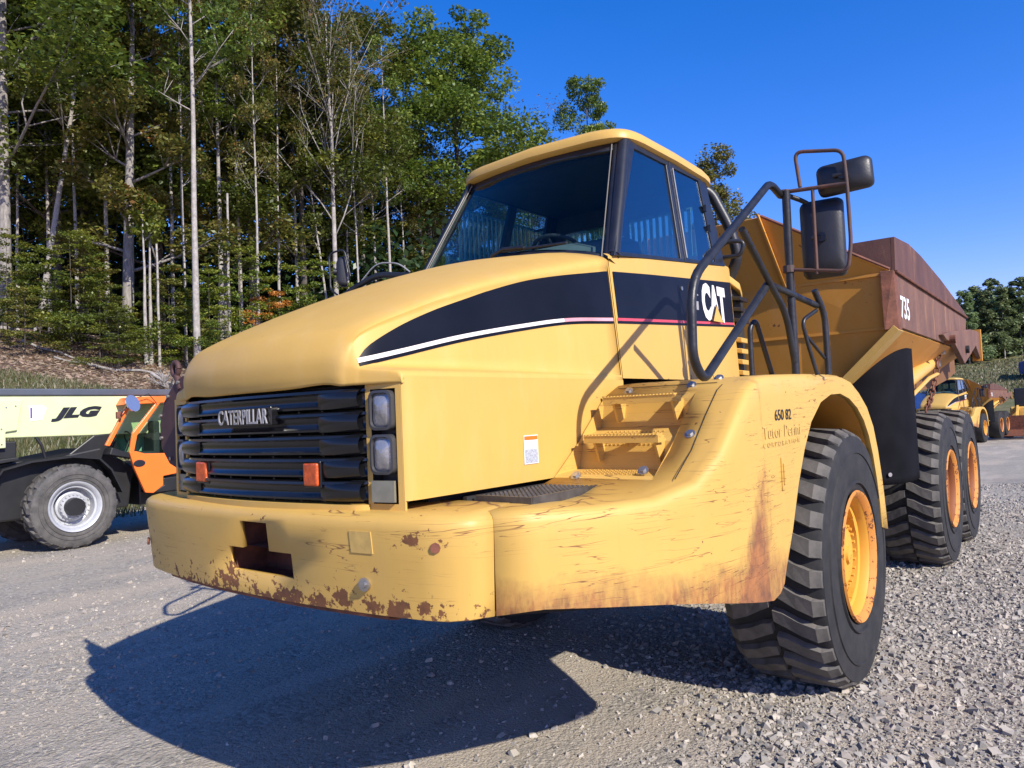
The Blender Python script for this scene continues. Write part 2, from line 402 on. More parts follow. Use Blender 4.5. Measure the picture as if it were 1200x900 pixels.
def make_wheel(parent, side, y, xo, rimmat, front, lugs=True, zc=0.845, R1=0.862, W=0.64, nl=30, name='wheel', tyre='tyre', lugmat='lug', rr=0.425, lk='rock'):
    """xo outer face; side +1 near, -1 far"""
    R0 = R1-0.050; hw = W/2; c = (side*(xo-hw), y, zc)
    prof = [(-hw*0.86, rr-0.02), (-hw*0.97, rr+0.02), (-hw*1.0, rr+0.14), (-hw*1.02, (rr+R0)/2+0.04), (-hw*1.0, R0-0.07), (-hw*0.985, R0-0.012), (-hw*0.90, R0+0.004),
            (0, R0+0.006), (hw*0.90, R0+0.004), (hw*0.985, R0-0.012), (hw*1.0, R0-0.07), (hw*1.02, (rr+R0)/2+0.04), (hw*1.0, rr+0.14), (hw*0.985, rr+0.03), (hw*0.90, rr-0.02)]
    bm = BM(); lathe(bm, prof, 72, (0, 0, 0), True)
    # raised bead ring and rim-guard rib on the sidewall
    for s in (-1, 1):
        for r0 in (rr+0.055, R0-0.13):
            lathe(bm, [(s*hw*0.99, r0), (s*(hw*1.0+0.012), r0+0.006), (s*(hw*1.0+0.012), r0+0.016), (s*hw*0.99, r0+0.024)], 72, (0, 0, 0), True)
    wh = obj(name, bm, tyre, parent, smooth=50); wh.location = c
    bm = BM(); s = side
    dish = 0.24 if front else 0.20; rimi = rimmat
    lathe(bm, [(s*hw*0.95, rr-0.012), (s*(hw*0.97+0.012), rr+0.012), (s*(hw*0.97+0.026), rr+0.004), (s*(hw*0.97+0.022), rr-0.012), (s*(hw*0.93), rr-0.036)], 64, (0, 0, 0), True)
    obj('rim_flange', bm, 'rimrust' if rimmat != 'silver' else 'silver', wh, smooth=50); bm = BM()
    pr = [(s*(hw*0.93), rr-0.034), (s*(hw*0.86), rr-0.050), (s*(hw*0.74), rr-0.055), (s*(hw*0.72), rr-0.085), (s*(hw-dish), rr-0.10), (s*(hw-dish-0.02), rr-0.15), (s*(hw-dish-0.02), 0.25), (s*(hw-dish+0.04), 0.245), (s*(hw-dish+0.05), 0.215), (s*(hw-.10), 0.20), (s*(hw-.085), 0.185)]
    lathe(bm, pr, 56, (0, 0, 0), True); hx_ = hw-.085; lathe(bm, [(s*hx_, 0.185), (s*(hx_+.012), 0.06), (s*(hx_+.03), 0.055), (s*(hx_+.035), 0.005)], 32, (0, 0, 0), True)
    lathe(bm, [(-s*hw*0.9, rr-0.01), (-s*hw*0.6, rr-0.06), (-s*hw*0.4, 0.2)], 32, (0, 0, 0), True)
    rm = obj('rim', bm, rimmat, wh, smooth=40)
    if front or lugs:
        bm = BM()
        for k in range(20):
            a = 2*math.pi*k/20; bolt(bm, (s*(hw-dish-0.02), 0.285*math.cos(a), 0.285*math.sin(a)), (s, 0, 0), 0.014, 0.035); bolt(bm, (s*(hw-.10), 0.192*math.cos(a), 0.192*math.sin(a)), (s, 0, 0), 0.012, 0.032)
        for k in range(4):
            a = 2*math.pi*k/4+0.5
            box(bm, -0.02, 0.02, -0.05, 0.05, 0, 0.04, Matrix.Translation((s*(hw-0.11), 0, 0)) @ Matrix.Rotation(a, 4, 'X') @ Matrix.Translation((0, 0, rr-0.095)))
        obj('wheel_bolts', bm, rimmat, wh)
    if lugs:
        pitch = 2*math.pi/nl
        for sd in (-1, 1):
            me = lug_mesh(R0, R1, hw*0.97, pitch, sd, lk); me.materials.append(M[lugmat])
            for k in range(nl):
                l = bpy.data.objects.new('tread_lug', me); col.objects.link(l); l.parent = wh
                l.rotation_euler = (k*pitch+(0.5*pitch if sd < 0 else 0), 0, 0)
    return wh

# ------------------------------------------------------------------ the articulated dump truck
def build_truck(T):
    # ---- hood -----------------------------------------------------------
    crown = [(-3.485, 2.035), (-3.50, 2.09), (-3.495, 2.17), (-3.44, 2.265), (-3.36, 2.315), (-3.14, 2.43), (-2.85, 2.555), (-2.50, 2.685), (-2.08, 2.81), (-1.64, 2.90)]
    ridge = [(.60, -3.43, 2.035), (.60, -3.44, 2.08), (.615, -3.435, 2.15), (.64, -3.39, 2.225), (.66, -3.32, 2.280), (.695, -3.12, 2.365), (.725, -2.82, 2.475), (.755, -2.47, 2.575), (.785, -2.055, 2.672), (.815, -1.64, 2.765)]
    sh = [(.70, -3.395, 2.035), (.70, -3.395, 2.088), (.702, -3.385, 2.100), (.705, -3.35, 2.105), (.71, -3.28, 2.108), (.735, -3.08, 2.108), (.765, -2.80, 2.106), (.80, -2.45, 2.102), (.84, -2.05, 2.098), (.872, -1.64, 2.095)]
    fo = [(.872, -3.345, 2.035), (.872, -3.345, 2.068), (.872, -3.335, 2.080), (.875, -3.30, 2.082), (.88, -3.24, 2.082), (.88, -3.06, 2.082), (.88, -2.78, 2.082), (.88, -2.44, 2.082), (.88, -2.04, 2.082), (.88, -1.64, 2.082)]
    rows = []
    for i in range(10):
        cy, cz = crown[i]; rg = Vector(ridge[i]); s_ = Vector(sh[i]); f_ = Vector(fo[i])
        c0 = Vector((0, cy, cz)); c1 = Vector((rg.x*0.5, cy*0.78+rg.y*0.22, cz*0.80+rg.z*0.20)); c2 = Vector((rg.x*0.86, cy*0.25+rg.y*0.75, cz*0.28+rg.z*0.72+0.01))
        out = (s_-rg)
        up1 = rg+out*0.10 if i > 2 else rg+out*0.35; up2 = rg+out*0.22 if i > 2 else rg+out*0.5; up3 = rg+out*0.75
        up4 = rg+out*0.93
        f2 = Vector((f_.x+0.006, f_.y, f_.z-0.03)) if i > 0 else Vector((f_.x+.004, f_.y, f_.z-.004))
        half = [c0, c1, c2, rg, up1, up2, up3, up4, s_*0.75+f_*0.25, f_*0.9+s_*0.1, f2]
        full = [Vector((-p.x, p.y, p.z)) for p in half[:0:-1]]+half
        rows.append(full)
    rows = smooth_grid(rows, 4, 3)
    bm = BM(); grid(bm, rows)
    hood = obj('hood', bm, 'hood', T, smooth=50, solid=0.02, off=1)
    me = hood.data
    bm = BM(); bm.from_mesh(me); bmesh.ops.recalc_face_normals(bm, faces=bm.faces)
    # make normals point out
    f0 = max(bm.faces, key=lambda f: f.calc_center_median().z)
    if f0.normal.z < 0: bmesh.ops.reverse_faces(bm, faces=bm.faces)
    bm.to_mesh(me); bm.free(); hood.modifiers['solid'].offset = -1
    hb = bvh_of(hood)
    # hood side walls, near and far
    for s in (1, -1):
        bm = BM()
        yy = [-3.345, -3.33, -3.28, -3.1, -2.6, -2.1, -1.64]; xx = [0.862, 0.880, 0.886, 0.886, 0.886, 0.886, 0.886]
        zb = [1.575]*7
        rws = [[Vector((s*x, y, z)) for x, y in zip(xx, yy)] for z in (1.572, 1.60, 1.8, 2.0, 2.045, 2.058)]
        grid(bm, rws); 
        # bottom return
        grid(bm, [[Vector((s*x, y, 1.572)) for x, y in zip(xx, yy)], [Vector((s*(x-0.1), y, 1.572)) for x, y in zip(xx, yy)]])
        obj('hood_side_panel', bm, 'hood', T, smooth=45)
    # stripe decals (near and far): black band, white line, thin black keyline
    top = [(-3.379, 2.145), (-3.335, 2.197), (-3.172, 2.289), (-2.993, 2.365), (-2.806, 2.43), (-2.595, 2.500), (-2.374, 2.562), (-2.13, 2.613), (-1.862, 2.659), (-1.655, 2.693)]
    bot = [(-3.392, 2.128), (-3.19, 2.172), (-2.838, 2.250), (-2.426, 2.323), (-2.062, 2.376), (-1.655, 2.405)]
    def interp(P, y):
        for (a, za), (b, zb_) in zip(P, P[1:]):
            if a <= y <= b: return za+(zb_-za)*(y-a)/(b-a)
        return P[0][1] if y < P[0][0] else P[-1][1]
    TP = [(p.x, p.y) for p in catmull([(a, b, 0) for a, b in top], 6)]; BP = [(p.x, p.y) for p in catmull([(a, b, 0) for a, b in bot], 8)]
    def decal(name, mat, fy0, fy1, flo, fhi, s, nr=8, lift=0.003):
        bm = BM(); rws = []
        for j in range(nr+1):
            rw = []
            for i in range(61):
                y = fy0+(fy1-fy0)*i/60; lo = flo(y); hi = max(lo+0.0005, fhi(y)); z = lo+(hi-lo)*j/nr
                h = hb.ray_cast(Vector((s*2, y, z)), Vector((-s, 0, 0)))
                p = h[0] if h[0] else Vector((s*0.84, y, z)); rw.append(p+(h[1] if h[0] else Vector((s, 0, 0)))*lift)
            rws.append(rw)
        grid(bm, rws); return obj(name, bm, mat, T, smooth=60)
    for s in (1, -1):
        decal('black_band_decal', 'band', -3.385, -1.65, lambda y: interp(BP, y)+0.016, lambda y: interp(TP, y), s)
        decal('white_line_decal', 'white', -3.392, -2.1, lambda y: interp(BP, y)-0.004, lambda y: interp(BP, y)+0.0145, s, 1)
        decal('pink_line_decal', 'pink', -2.1, -1.65, lambda y: interp(BP, y)-0.004, lambda y: interp(BP, y)+0.0145, s, 1)
        decal('black_line_decal', 'band', -3.392, -1.65, lambda y: interp(BP, y)-0.019, lambda y: interp(BP, y)-0.0055, s, 1)
    # ---- grille front ---------------------------------------------------
    # plan curve of the grille
    GP = [(-.70, -3.365), (-.665, -3.395), (-.60, -3.415), (-.35, -3.455), (0, -3.475), (.35, -3.455), (.60, -3.415), (.665, -3.395), (.70, -3.365)]
    gp = [(p.x, p.y) for p in catmull([(a, b, 0) for a, b in GP], 4)]
    bm = BM(); grid(bm, [[Vector((x, y+0.06, z)) for x, y in gp] for z in (1.555, 2.04)])
    obj('grille_back', bm, 'dark', T)
    nb = 5; z0, z1 = 1.562, 2.028; hh = (z1-z0)/nb
    for k in range(nb):
        bm = BM(); zt = z1-k*hh
        prof = [(0.05, 0.0), (0.004, -0.001), (-0.010, -0.007), (-0.012, -0.018), (0.004, -0.026), (0.010, -0.050), (0.004, -0.066), (-0.004, -0.074), (-0.002, -0.082), (0.012, -0.088), (0.05, -0.0885)]
        rws = []
        for (dy, dz) in prof:
            rws.append([Vector((x, y+dy+(0.0 if abs(x) < .62 else 0.01), zt+dz)) for x, y in gp])
        grid(bm, rws); obj('grille_slat', bm, 'grille', T, smooth=35)
    for xg in (-.50, -.34, -.17, 0.0, .17, .34, .47):
        bm = BM(); yg = -3.475+0.1*xg*xg*2.0
        box(bm, xg-0.006, xg+0.006, yg+0.012, yg+0.055, z0, z1); obj('grille_bar', bm, 'grille', T)
    # scalloped end pieces: fluted ends of the grille
    for s in (1, -1):
        for k in range(nb):
            bm = BM(); zt = z1-k*hh-0.004
            c_ = Vector((s*0.635, -3.405, zt-0.034))
            rws = []
            for a in range(9):
                t = a/8*math.pi*0.9; zc_ = zt-0.003-(1-math.cos(t))/2*0.080; dy = -math.sin(t)*0.020
                rws.append([Vector((s*(0.47+0.218*q), (-3.442+0.052*q**1.6)+0.006+dy*1.7*(0.10+0.90*q**.8), zc_)) for q in [i/9 for i in range(10)]])
            grid(bm, rws); obj('grille_end_cap', bm, 'grille', T, smooth=60)
    # name plate letters
    letters('name_lettering', 'CATERPILLAR', 'emblem', T, (-0.175, -3.503, 1.897), (1, 0, 0), (0, 0, 1), 0.385, 0.066, (0, -1, 0), 0.008, 0.005, 1.05)
    bm = BM(); hexa(bm, [(-.185, -3.500, 1.890), (.225, -3.500, 1.890), (.225, -3.46, 1.890), (-.185, -3.46, 1.890), (-.185, -3.500, 1.970), (.225, -3.500, 1.970), (.225, -3.46, 1.970), (-.185, -3.46, 1.970)])
    obj('name_plate', bm, 'grille', T, bevel=0.004)
    bm = BM(); prism(bm, [(-0.135, -3.510, 1.894), (-0.095, -3.510, 1.894), (-0.115, -3.510, 1.925)], (0, -0.003, 0)); obj('letter_triangle', bm, 'grille', T)
    # lower yellow lip under the grille
    bm = BM(); grid(bm, [[Vector((x*1.0, y-0.012, z)) for x, y in gp] for z in (1.500, 1.508, 1.553, 1.556)]+[[Vector((x, y+0.05, 1.558)) for x, y in gp]])
    obj('grille_lip', bm, 'hood', T, smooth=40)
    bm = BM(); grid(bm, [[Vector((x, y-0.012, 1.50)) for x, y in gp], [Vector((x, y+0.4, 1.50)) for x, y in gp]]); obj('grille_underside', bm, 'dark', T)
    # indicators
    for x in (.43, -.43):
        bm = BM(); box(bm, x-.058, x+.058, -3.452, -3.40, 1.620, 1.735); obj('indicator_bezel', bm, 'grille', T, bevel=0.006)
        bm = BM(); box(bm, x-.047, x+.047, -3.462, -3.44, 1.630, 1.725); obj('indicator_lens', bm, 'amber', T, bevel=0.008)
    # headlight panels
    for s in (1, -1):
        hx0, hx1 = 0.702, 0.866
        def fy(x): return -3.372+(x-0.70)*0.17
        P = lambda x, z, d=0.0: Vector((s*x, fy(x)+d, z))
        bm = BM()   # frame around the recess
        xs = [0.690, 0.716, 0.838, 0.868]; zs = [1.500, 1.560, 1.655, 2.015, 2.045]
        rws = [[P(x, z) for x in xs] for z in zs]
        grid(bm, rws, lambda i, j: j == 1 and i in (1, 2))
        obj('headlight_surround', bm, 'hood', T, solid=0.012)
        bm = BM(); grid(bm, [[P(x, z, 0.055) for x in (xs[1], xs[2])] for z in (1.56, 2.015)])
        for (a, b) in (((xs[1], 1.56), (xs[1], 2.015)), ((xs[2], 1.56), (xs[2], 2.015)), ((xs[1], 1.56), (xs[2], 1.56)), ((xs[1], 2.015), (xs[2], 2.015))):
            grid(bm, [[P(*a), P(*b)], [P(*a, 0.055), P(*b, 0.055)]])
        obj('headlight_recess', bm, 'black', T)
        for zc_ in (1.93, 1.755):
            def rr(cx, cz, w_, h_, d, e):
                q = []
                for (sx, sz) in ((1, 1), (-1, 1), (-1, -1), (1, -1)):
                    for t in range(5):
                        a = math.atan2(sz, sx)-math.pi/4+t*math.pi/8
                        q.append(P(cx+sx*(w_/2-e)+e*math.cos(a), cz+sz*(h_/2-e)+e*math.sin(a), d))
                return q
            xm = 0.777
            bm = BM(); a = rr(xm, zc_, .112, .158, 0.03, .03); b = rr(xm, zc_, .112, .158, -0.018, .03); c_ = rr(xm, zc_, .094, .138, -0.020, .026); d_ = rr(xm, zc_, .090, .134, -0.006, .026)
            vs = [[bm.verts.new(p) for p in q] for q in (a, b, c_, d_)]
            for q, w_ in zip(vs, vs[1:]):
                for i in range(len(q)): bm.faces.new((q[i], q[(i+1) % len(q)], w_[(i+1) % len(q)], w_[i]))
            hl = obj('headlight', bm, 'lampbez', T, smooth=40)
            bm = BM(); prev = None
            for t, e in ((1.0, -0.006), (0.8, -0.014), (0.5, -0.020), (0.2, -0.023)):
                ring = [bm.verts.new(P(xm, zc_, e)+(p-P(xm, zc_, -0.006))*t) for p in rr(xm, zc_, .090, .134, -0.006, .026)]
                if prev:
                    for i in range(len(ring)): bm.faces.new((prev[i], prev[(i+1) % len(ring)], ring[(i+1) % len(ring)], ring[i]))
                prev = ring
            bm.faces.new(prev)
            obj('lens', bm, 'lampglass', hl, smooth=60)
        bm = BM(); grid(bm, [[P(x, z, -0.006) for x in (.722, .832)] for z in (1.568, 1.652)]); obj('cover_plate', bm, 'metalplate', T, solid=0.012, off=1)
        bm = BM()
        for z in (1.60, 1.61): bolt(bm, P(.728 if z == 1.6 else .826, z, -0.012), (0, -1, 0), 0.006, 0.004)
        obj('plate_screw', bm, 'chrome', T)
    # warning sticker on the hood side
    bm = BM(); hexa(bm, [(.8905, -2.60, 1.655), (.8905, -2.49, 1.655), (.888, -2.49, 1.655), (.888, -2.60, 1.655), (.8905, -2.60, 1.79), (.8905, -2.49, 1.79), (.888, -2.49, 1.79), (.888, -2.60, 1.79)])
    st = obj('warning_sticker', bm, 'white', T)
    bm = BM(); box(bm, .8908, .892, -2.596, -2.494, 1.768, 1.786); obj('sticker_header', bm, 'orange', st)
    bm = BM(); box(bm, .8908, .892, -2.594, -2.496, 1.66, 1.725); obj('sticker_print', bm, simple('print_grey', (.36, .38, .42), .6, 0, .5, 160), st)
    # ---- bumper ---------------------------------------------------------
    plan = [(0, -3.525), (.2, -3.525), (.35, -3.52), (.6, -3.50), (.85, -3.47), (1.02, -3.44), (1.12, -3.405), (1.19, -3.34), (1.235, -3.253)]
    xs = [-1.235, -1.19, -1.12, -1.02, -.85, -.6, -.35, -.11, 0.0, .2, .35, .6, .85, 1.02, 1.12, 1.19, 1.235]
    def py(x):
        x = abs(x)
        for (a, ya), (b, yb) in zip(plan, plan[1:]):
            if a <= x <= b: return ya+(yb-ya)*(x-a)/(b-a)
    zr = [1.142, 1.150, 1.25, 1.355, 1.475, 1.500, 1.517, 1.530, 1.535, 1.535]; ins = [0.02, 0, 0, 0, 0, 0.004, 0.014, 0.035, 0.06, 0.42]
    tilt = lambda z: (1.5-z)*0.10        # face leans back towards its foot
    rws = []
    for z, i_ in zip(zr, ins):
        rw = []
        for x in xs:
            y = py(x)
            # inward normal in plan
            e = 0.01; xa = max(-1.23, min(1.23, x)); dy = (py(min(1.235, xa+e))-py(max(-1.235, xa-e)))/(2*e); nn = Vector((-dy, 1, 0)).normalized()
            if i_ > 0.3: rw.append(Vector((x*0.9, -3.0, z)))
            else: rw.append(Vector((x, y, z))+nn*(i_+max(0, tilt(z))))
        rws.append(rw)
    bm = BM()
    def sk(i, j):
        xa, xb = xs[j], xs[j+1]
        if i == 2 and xa >= -.111 and xb <= .351: return True
        if i == 3 and xa >= -.001 and xb <= .201: return True
        return False
    vs = grid(bm, rws, sk)
    bmp = obj('bumper', bm, 'bumper', T, smooth=38)
    bpm = BM(); bpm.from_mesh(bmp.data); bmesh.ops.recalc_face_normals(bpm, faces=bpm.faces)
    f0 = max(bpm.faces, key=lambda f: f.calc_center_median().z)
    if f0.normal.z < 0: bmesh.ops.reverse_faces(bpm, faces=bpm.faces)
    bpm.to_mesh(bmp.data); bpm.free(); bmp.data.shade_smooth(); bmp.data.set_sharp_from_angle(angle=R(38))
    md = bmp.modifiers.new('solid', 'SOLIDIFY'); md.thickness = 0.022; md.offset = -1
    # tow pocket behind the T shaped opening
    bm = BM()
    for (x0, x1, za, zb_) in ((-.14, .39, 1.22, 1.36), (-.03, .23, 1.36, 1.50)):
        yb = -3.30
        for q in (((x0, yb, za), (x1, yb, za), (x1, yb, zb_), (x0, yb, zb_)), ((x0, -3.49, za), (x0, yb, za), (x0, yb, zb_), (x0, -3.49, zb_)), ((x1, -3.49, za), (x1, yb, za), (x1, yb, zb_), (x1, -3.49, zb_)), ((x0, -3.48, za), (x1, -3.48, za), (x1, yb, za), (x0, yb, za))):
            bm.faces.new([bm.verts.new(p) for p in q])
    obj('tow_pocket', bm, 'rust', T)
    bm = BM(); tube(bm, [(.08, -3.40, 1.34), (.08, -3.40, 1.56)], 0.03, 14); obj('tow_pin', bm, 'rust', T)
    bm = BM(); bolt(bm, (.755, py(.755)+.022, 1.265), (.2, -1, 0), 0.026, 0.012, 16); bolt(bm, (.757, py(.755)+.012, 1.265), (.2, -1, 0), 0.013, 0.012, 12); obj('drain_plug', bm, 'chrome', T)
    for x, z in ((-1.08, 1.29), (1.085, 1.42)):
        bm = BM(); bolt(bm, (x, py(x)+.012, z), (math.copysign(.6, x), -1, 0), 0.02, 0.008, 8); obj('bumper_bolt', bm, 'rust', T)
    bm = BM(); hexa(bm, [(x, py(x)+tilt(z)+d_, z) for z in (1.385, 1.47) for x, d_ in ((.70, -.0035), (.81, -.0035), (.81, .012), (.70, .012))])
    obj('faded_patch', bm, 'ghost', T)
    # belly plate / underside
    bm = BM(); prism(bm, [(-1.1, -3.25, 1.13), (1.1, -3.25, 1.13), (1.3, -1.6, 0.86), (-1.3, -1.6, 0.86)], (0, 0.0, 0.05)); obj('belly_plate', bm, 'dark', T)
    bm = BM(); rws = []
    for z, d in ((1.155, 0.058), (1.135, 0.066), (1.12, 0.12), (1.11, 0.34)):
        rws.append([Vector((x*(1-d*0.4), py(x)+d, z)) for x in xs[4:-4]])
    grid(bm, rws); obj('bumper_skid', bm, 'rust', T, smooth=40, solid=0.01)
    # ---- fenders --------------------------------------------------------
    ST = [((1.213, -3.230, 1.150), (1.239, -3.253, 1.535)), ((1.325, -3.085, 1.155), (1.335, -3.10, 1.53)), ((1.455, -2.87, 1.13), (1.45, -2.86, 1.518)), ((1.56, -2.63, 1.098), (1.56, -2.60, 1.525)),
          ((1.64, -2.37, 1.055), (1.65, -2.38, 1.575)), ((1.685, -2.15, 1.012), (1.69, -2.20, 1.69)), ((1.70, -1.98, .978), (1.70, -2.03, 1.84)), ((1.70, -1.83, .948), (1.70, -1.87, 1.965)),
          ((1.70, -1.70, .926), (1.70, -1.72, 2.025)), ((1.70, -1.60, .940), (1.70, -1.58, 2.038)), ((1.70, -1.535, .975), (1.70, -1.47, 2.042)), ((1.70, -1.495, 1.04), (1.70, -1.36, 2.045)),
          ((1.70, -1.36, 1.22), (1.70, -1.26, 2.047)), ((1.70, -1.22, 1.45), (1.70, -1.15, 2.05)), ((1.70, -1.08, 1.63), (1.70, -1.02, 2.053)), ((1.70, -.93, 1.775), (1.70, -.88, 2.056)),
          ((1.70, -.72, 1.885), (1.70, -.68, 2.058)), ((1.70, -.50, 1.93), (1.70, -.45, 2.06)), ((1.70, -.28, 1.935), (1.70, -.22, 2.055)), ((1.70, -.06, 1.90), (1.70, .0, 2.025)),
          ((1.70, .13, 1.835), (1.70, .21, 1.95)), ((1.70, .29, 1.745), (1.70, .42, 1.845)), ((1.70, .41, 1.63), (1.70, .58, 1.70)), ((1.70, .50, 1.48), (1.70, .68, 1.52)), ((1.70, .57, 1.31), (1.70, .76, 1.30)),
          ((1.70, .62, 1.12), (1.70, .81, 1.10)), ((1.70, .66, .94), (1.70, .85, .90))]
    for s in (1, -1):
        rws = []
        for i, (b, t) in enumerate(ST):
            b, t = Vector(b), Vector(t)
            j = min(max(i, 1), len(ST)-2); tan = Vector(ST[j+1][1])-Vector(ST[j-1][1]); tan.z = 0
            inn = Vector((-1, 0, 0)) if t.x > 1.69 else Vector((-tan.y, tan.x, 0)).normalized()
            if inn.x > 0: inn = -inn
            dn = (b-t).normalized(); ln_ = (b-t).length; k_ = min(1.0, ln_*0.33/0.12); e_ = min(0.03, ln_*.15)
            # near the rear arm of the arch the return goes inward across the band
            rw = [b+inn*0.035, b+inn*0.006, b, b+dn*-e_, t+dn*0.12*k_, t+dn*0.050*k_, t+dn*0.018+inn*0.009, t+inn*0.030+dn*0.003, t+inn*0.062, t+inn*0.10]
            if t.y < -0.6: rw.append(Vector((1.43, max(t.y, -3.05), t.z)) if t.x > 1.5 else Vector((max(.9, t.x-0.2), max(t.y+0.12, -3.0), t.z)))
            else: rw.append(Vector((1.43, t.y, t.z)))
            xin = 0.90 if t.y < -0.3 else 1.05
            rw.append(Vector((xin, max(t.y, -3.0), t.z)))
            rws.append([Vector((s*p.x, p.y, p.z)) for p in rw])
        bm = BM()
        # opening for the stair recesses in the sloping deck
        def sk(i, j): return j == 10 and 4 <= i <= 6
        grid(bm, rws, sk)
        bmesh.ops.recalc_face_normals(bm, faces=bm.faces)
        f0 = max(bm.faces, key=lambda f: f.calc_center_median().z)
        if f0.normal.z < 0: bmesh.ops.reverse_faces(bm, faces=bm.faces)
        fd = obj('fender', bm, 'fender', T, smooth=40, solid=0.016)
        # arch liner
        arc = [Vector(b) for b, t in ST[10:]]
        bm = BM(); grid(bm, [[Vector((s*1.665, p.y, p.z)) for p in arc], [Vector((s*0.98, p.y, p.z+0.03)) for p in arc]]); obj('arch_liner', bm, 'ochre', T, smooth=40)
        bm = BM(); grid(bm, [[Vector((s*0.98, p.y, p.z+0.03)) for p in arc], [Vector((s*0.98, max(-1.5, min(.6, p.y)), 1.0)) for p in arc]]); obj('inner_arch_wall', bm, 'dark', T)
        # seam strip between the bumper and fender
        bm = BM(); grid(bm, [[Vector((s*(1.205+(z-1.14)*.06), -3.225-(z-1.14)*.06, z)), Vector((s*(1.207+(z-1.14)*.06), -3.215-(z-1.14)*.06, z))] for z in (1.14, 1.35, 1.50)]); obj('seam', bm, 'dark', T)
        # inner vertical wall under the deck
        bm = BM(); box(bm, s*.86, s*.88, -3.0, 1.3, 1.2, 1.55); obj('inner_wall', bm, 'dark', T)
    def deck(y):
        T_ = [t for b, t in ST[:20]]
        for a, b in zip(T_, T_[1:]):
            if a[1] <= y <= b[1]: return a[2]+(b[2]-a[2])*(y-a[1])/(b[1]-a[1])
        return 1.53
    # stair recesses, risers, treads (both sides)
    for s in (1, -1):
        X0, X1 = 0.90, 1.43
        y0, y1 = -2.38, -1.87
        prof = [(y0, deck(y0)), (y0+0.03, deck(y0)+0.012), (y0+0.23, 1.60), (-2.115, 1.735), (-2.09, 1.755), (-1.92, 1.80), (-1.885, 1.93), (y1, deck(y1))]
        bm = BM(); grid(bm, [[Vector((s*x, y, z)) for x in (X0, X1)] for y, z in prof]); obj('stair_riser', bm, 'fender', T, solid=0.01)
        for xc in (X1, X0):
            bm = BM(); a = [Vector((s*xc, y, z)) for y, z in prof]; b = [Vector((s*xc, y, deck(y)+0.001)) for y, z in prof]
            grid(bm, [a, b]); obj('stair_cheek', bm, 'fender', T)
        # right hand half of the sloping deck keeps a cover plate
        bm = BM(); ys = [-2.38, -2.25, -2.20, -2.12, -2.03, -1.95, -1.87, -1.80]
        grid(bm, [[Vector((s*1.535, y, deck(y)+0.004)), Vector((s*1.541, y, deck(y)+0.004))] for y in ys]); obj('deck_joint', bm, 'dark', T)
        for (yt, zt) in ((-2.20, 1.765), (-2.0, 1.955)):
            bm = BM(); xa, xb = .975, 1.385
            box(bm, s*xa, s*xb, yt-0.02, yt+0.045, zt-0.034, zt)
            n_ = 22
            for k in range(n_):
                x = xa+(xb-xa)*(k+.5)/n_; box(bm, s*(x-.005), s*(x+.005), yt-0.024, yt+0.035, zt, zt+0.008)
            tr = obj('step_tread', bm, 'fender', T)
            for xg in (xa+.05, xb-.03):
                bm = BM(); hexa(bm, [(s*xg, yt+.03, zt-.13), (s*(xg+.012), yt+.03, zt-.13), (s*(xg+.012), yt+.12, zt-.10), (s*xg, yt+.12, zt-.10), (s*xg, yt-.018, zt-.02), (s*(xg+.012), yt-.018, zt-.02), (s*(xg+.012), yt+.13, zt-.02), (s*xg, yt+.13, zt-.02)])
                obj('gusset', bm, 'fender', tr)
            # perforation pips on the riser
            bm = BM()
            for i in range(14):
                for j in range(5):
                    x = s*(1.0+i*.024); yy = yt-0.12+j*0.026; q = None
                    for (ya, za), (yb, zb_) in zip(prof, prof[1:]):
                        if ya <= yy <= yb and yb > ya: q = za+(zb_-za)*(yy-ya)/(yb-ya)
                    if q: rbox(bm, (x, yy, q+.004), .007, .007, .006)
            kind(obj('anti_slip_pips', bm, 'yellow', T), 'stuff')
    # deck bolts, slots and gaps (near side)
    bm = BM(); box(bm, .90, 1.26, -1.90, -1.882, deck(-1.88)+.003, deck(-1.88)+.009); obj('deck_gap', bm, 'dark', T)
    bm = BM(); box(bm, .93, 1.50, -1.775, -1.77, deck(-1.77)+.002, deck(-1.77)+.005); obj('deck_joint', bm, 'dark', T)
    for p in ((1.02, -1.82), (1.37, -1.79), (1.48, -1.70), (1.36, -2.33), (1.50, -2.12), (1.02, -2.37)):
        bm = BM(); bolt(bm, (p[0], p[1], deck(p[1])+.004), (0, -.7, .7), .016, .014, 6); bolt(bm, (p[0], p[1], deck(p[1])+.002), (0, -.7, .7), .026, .006, 12); obj('deck_bolt', bm, 'chrome', T)
    # slot and lettering on the fender side
    bm = BM(); box(bm, 1.698, 1.708, -1.495, -1.455, 1.44, 1.61); box(bm, 1.706, 1.716, -1.485, -1.465, 1.47, 1.58); obj('fender_slot', bm, 'fender', T, bevel=0.003)
    letters('fleet_number', '650 82', 'black', T, (1.70, -1.545, 1.802), (0, 1, 0), (0, 0, 1), .255, .056, (1, 0, 0), .0, .001)
    letters('ghost_lettering', 'Tutor Perini', 'ghost', T, (1.70, -1.73, 1.715), (0, 1, 0), (0, 0, 1), .58, .062, (1, 0, 0), .0, .001)
    letters('ghost_lettering', 'CORPORATION', 'ghost', T, (1.70, -1.73, 1.672), (0, 1, 0), (0, 0, 1), .56, .024, (1, 0, 0), .0, .001, 1.6)
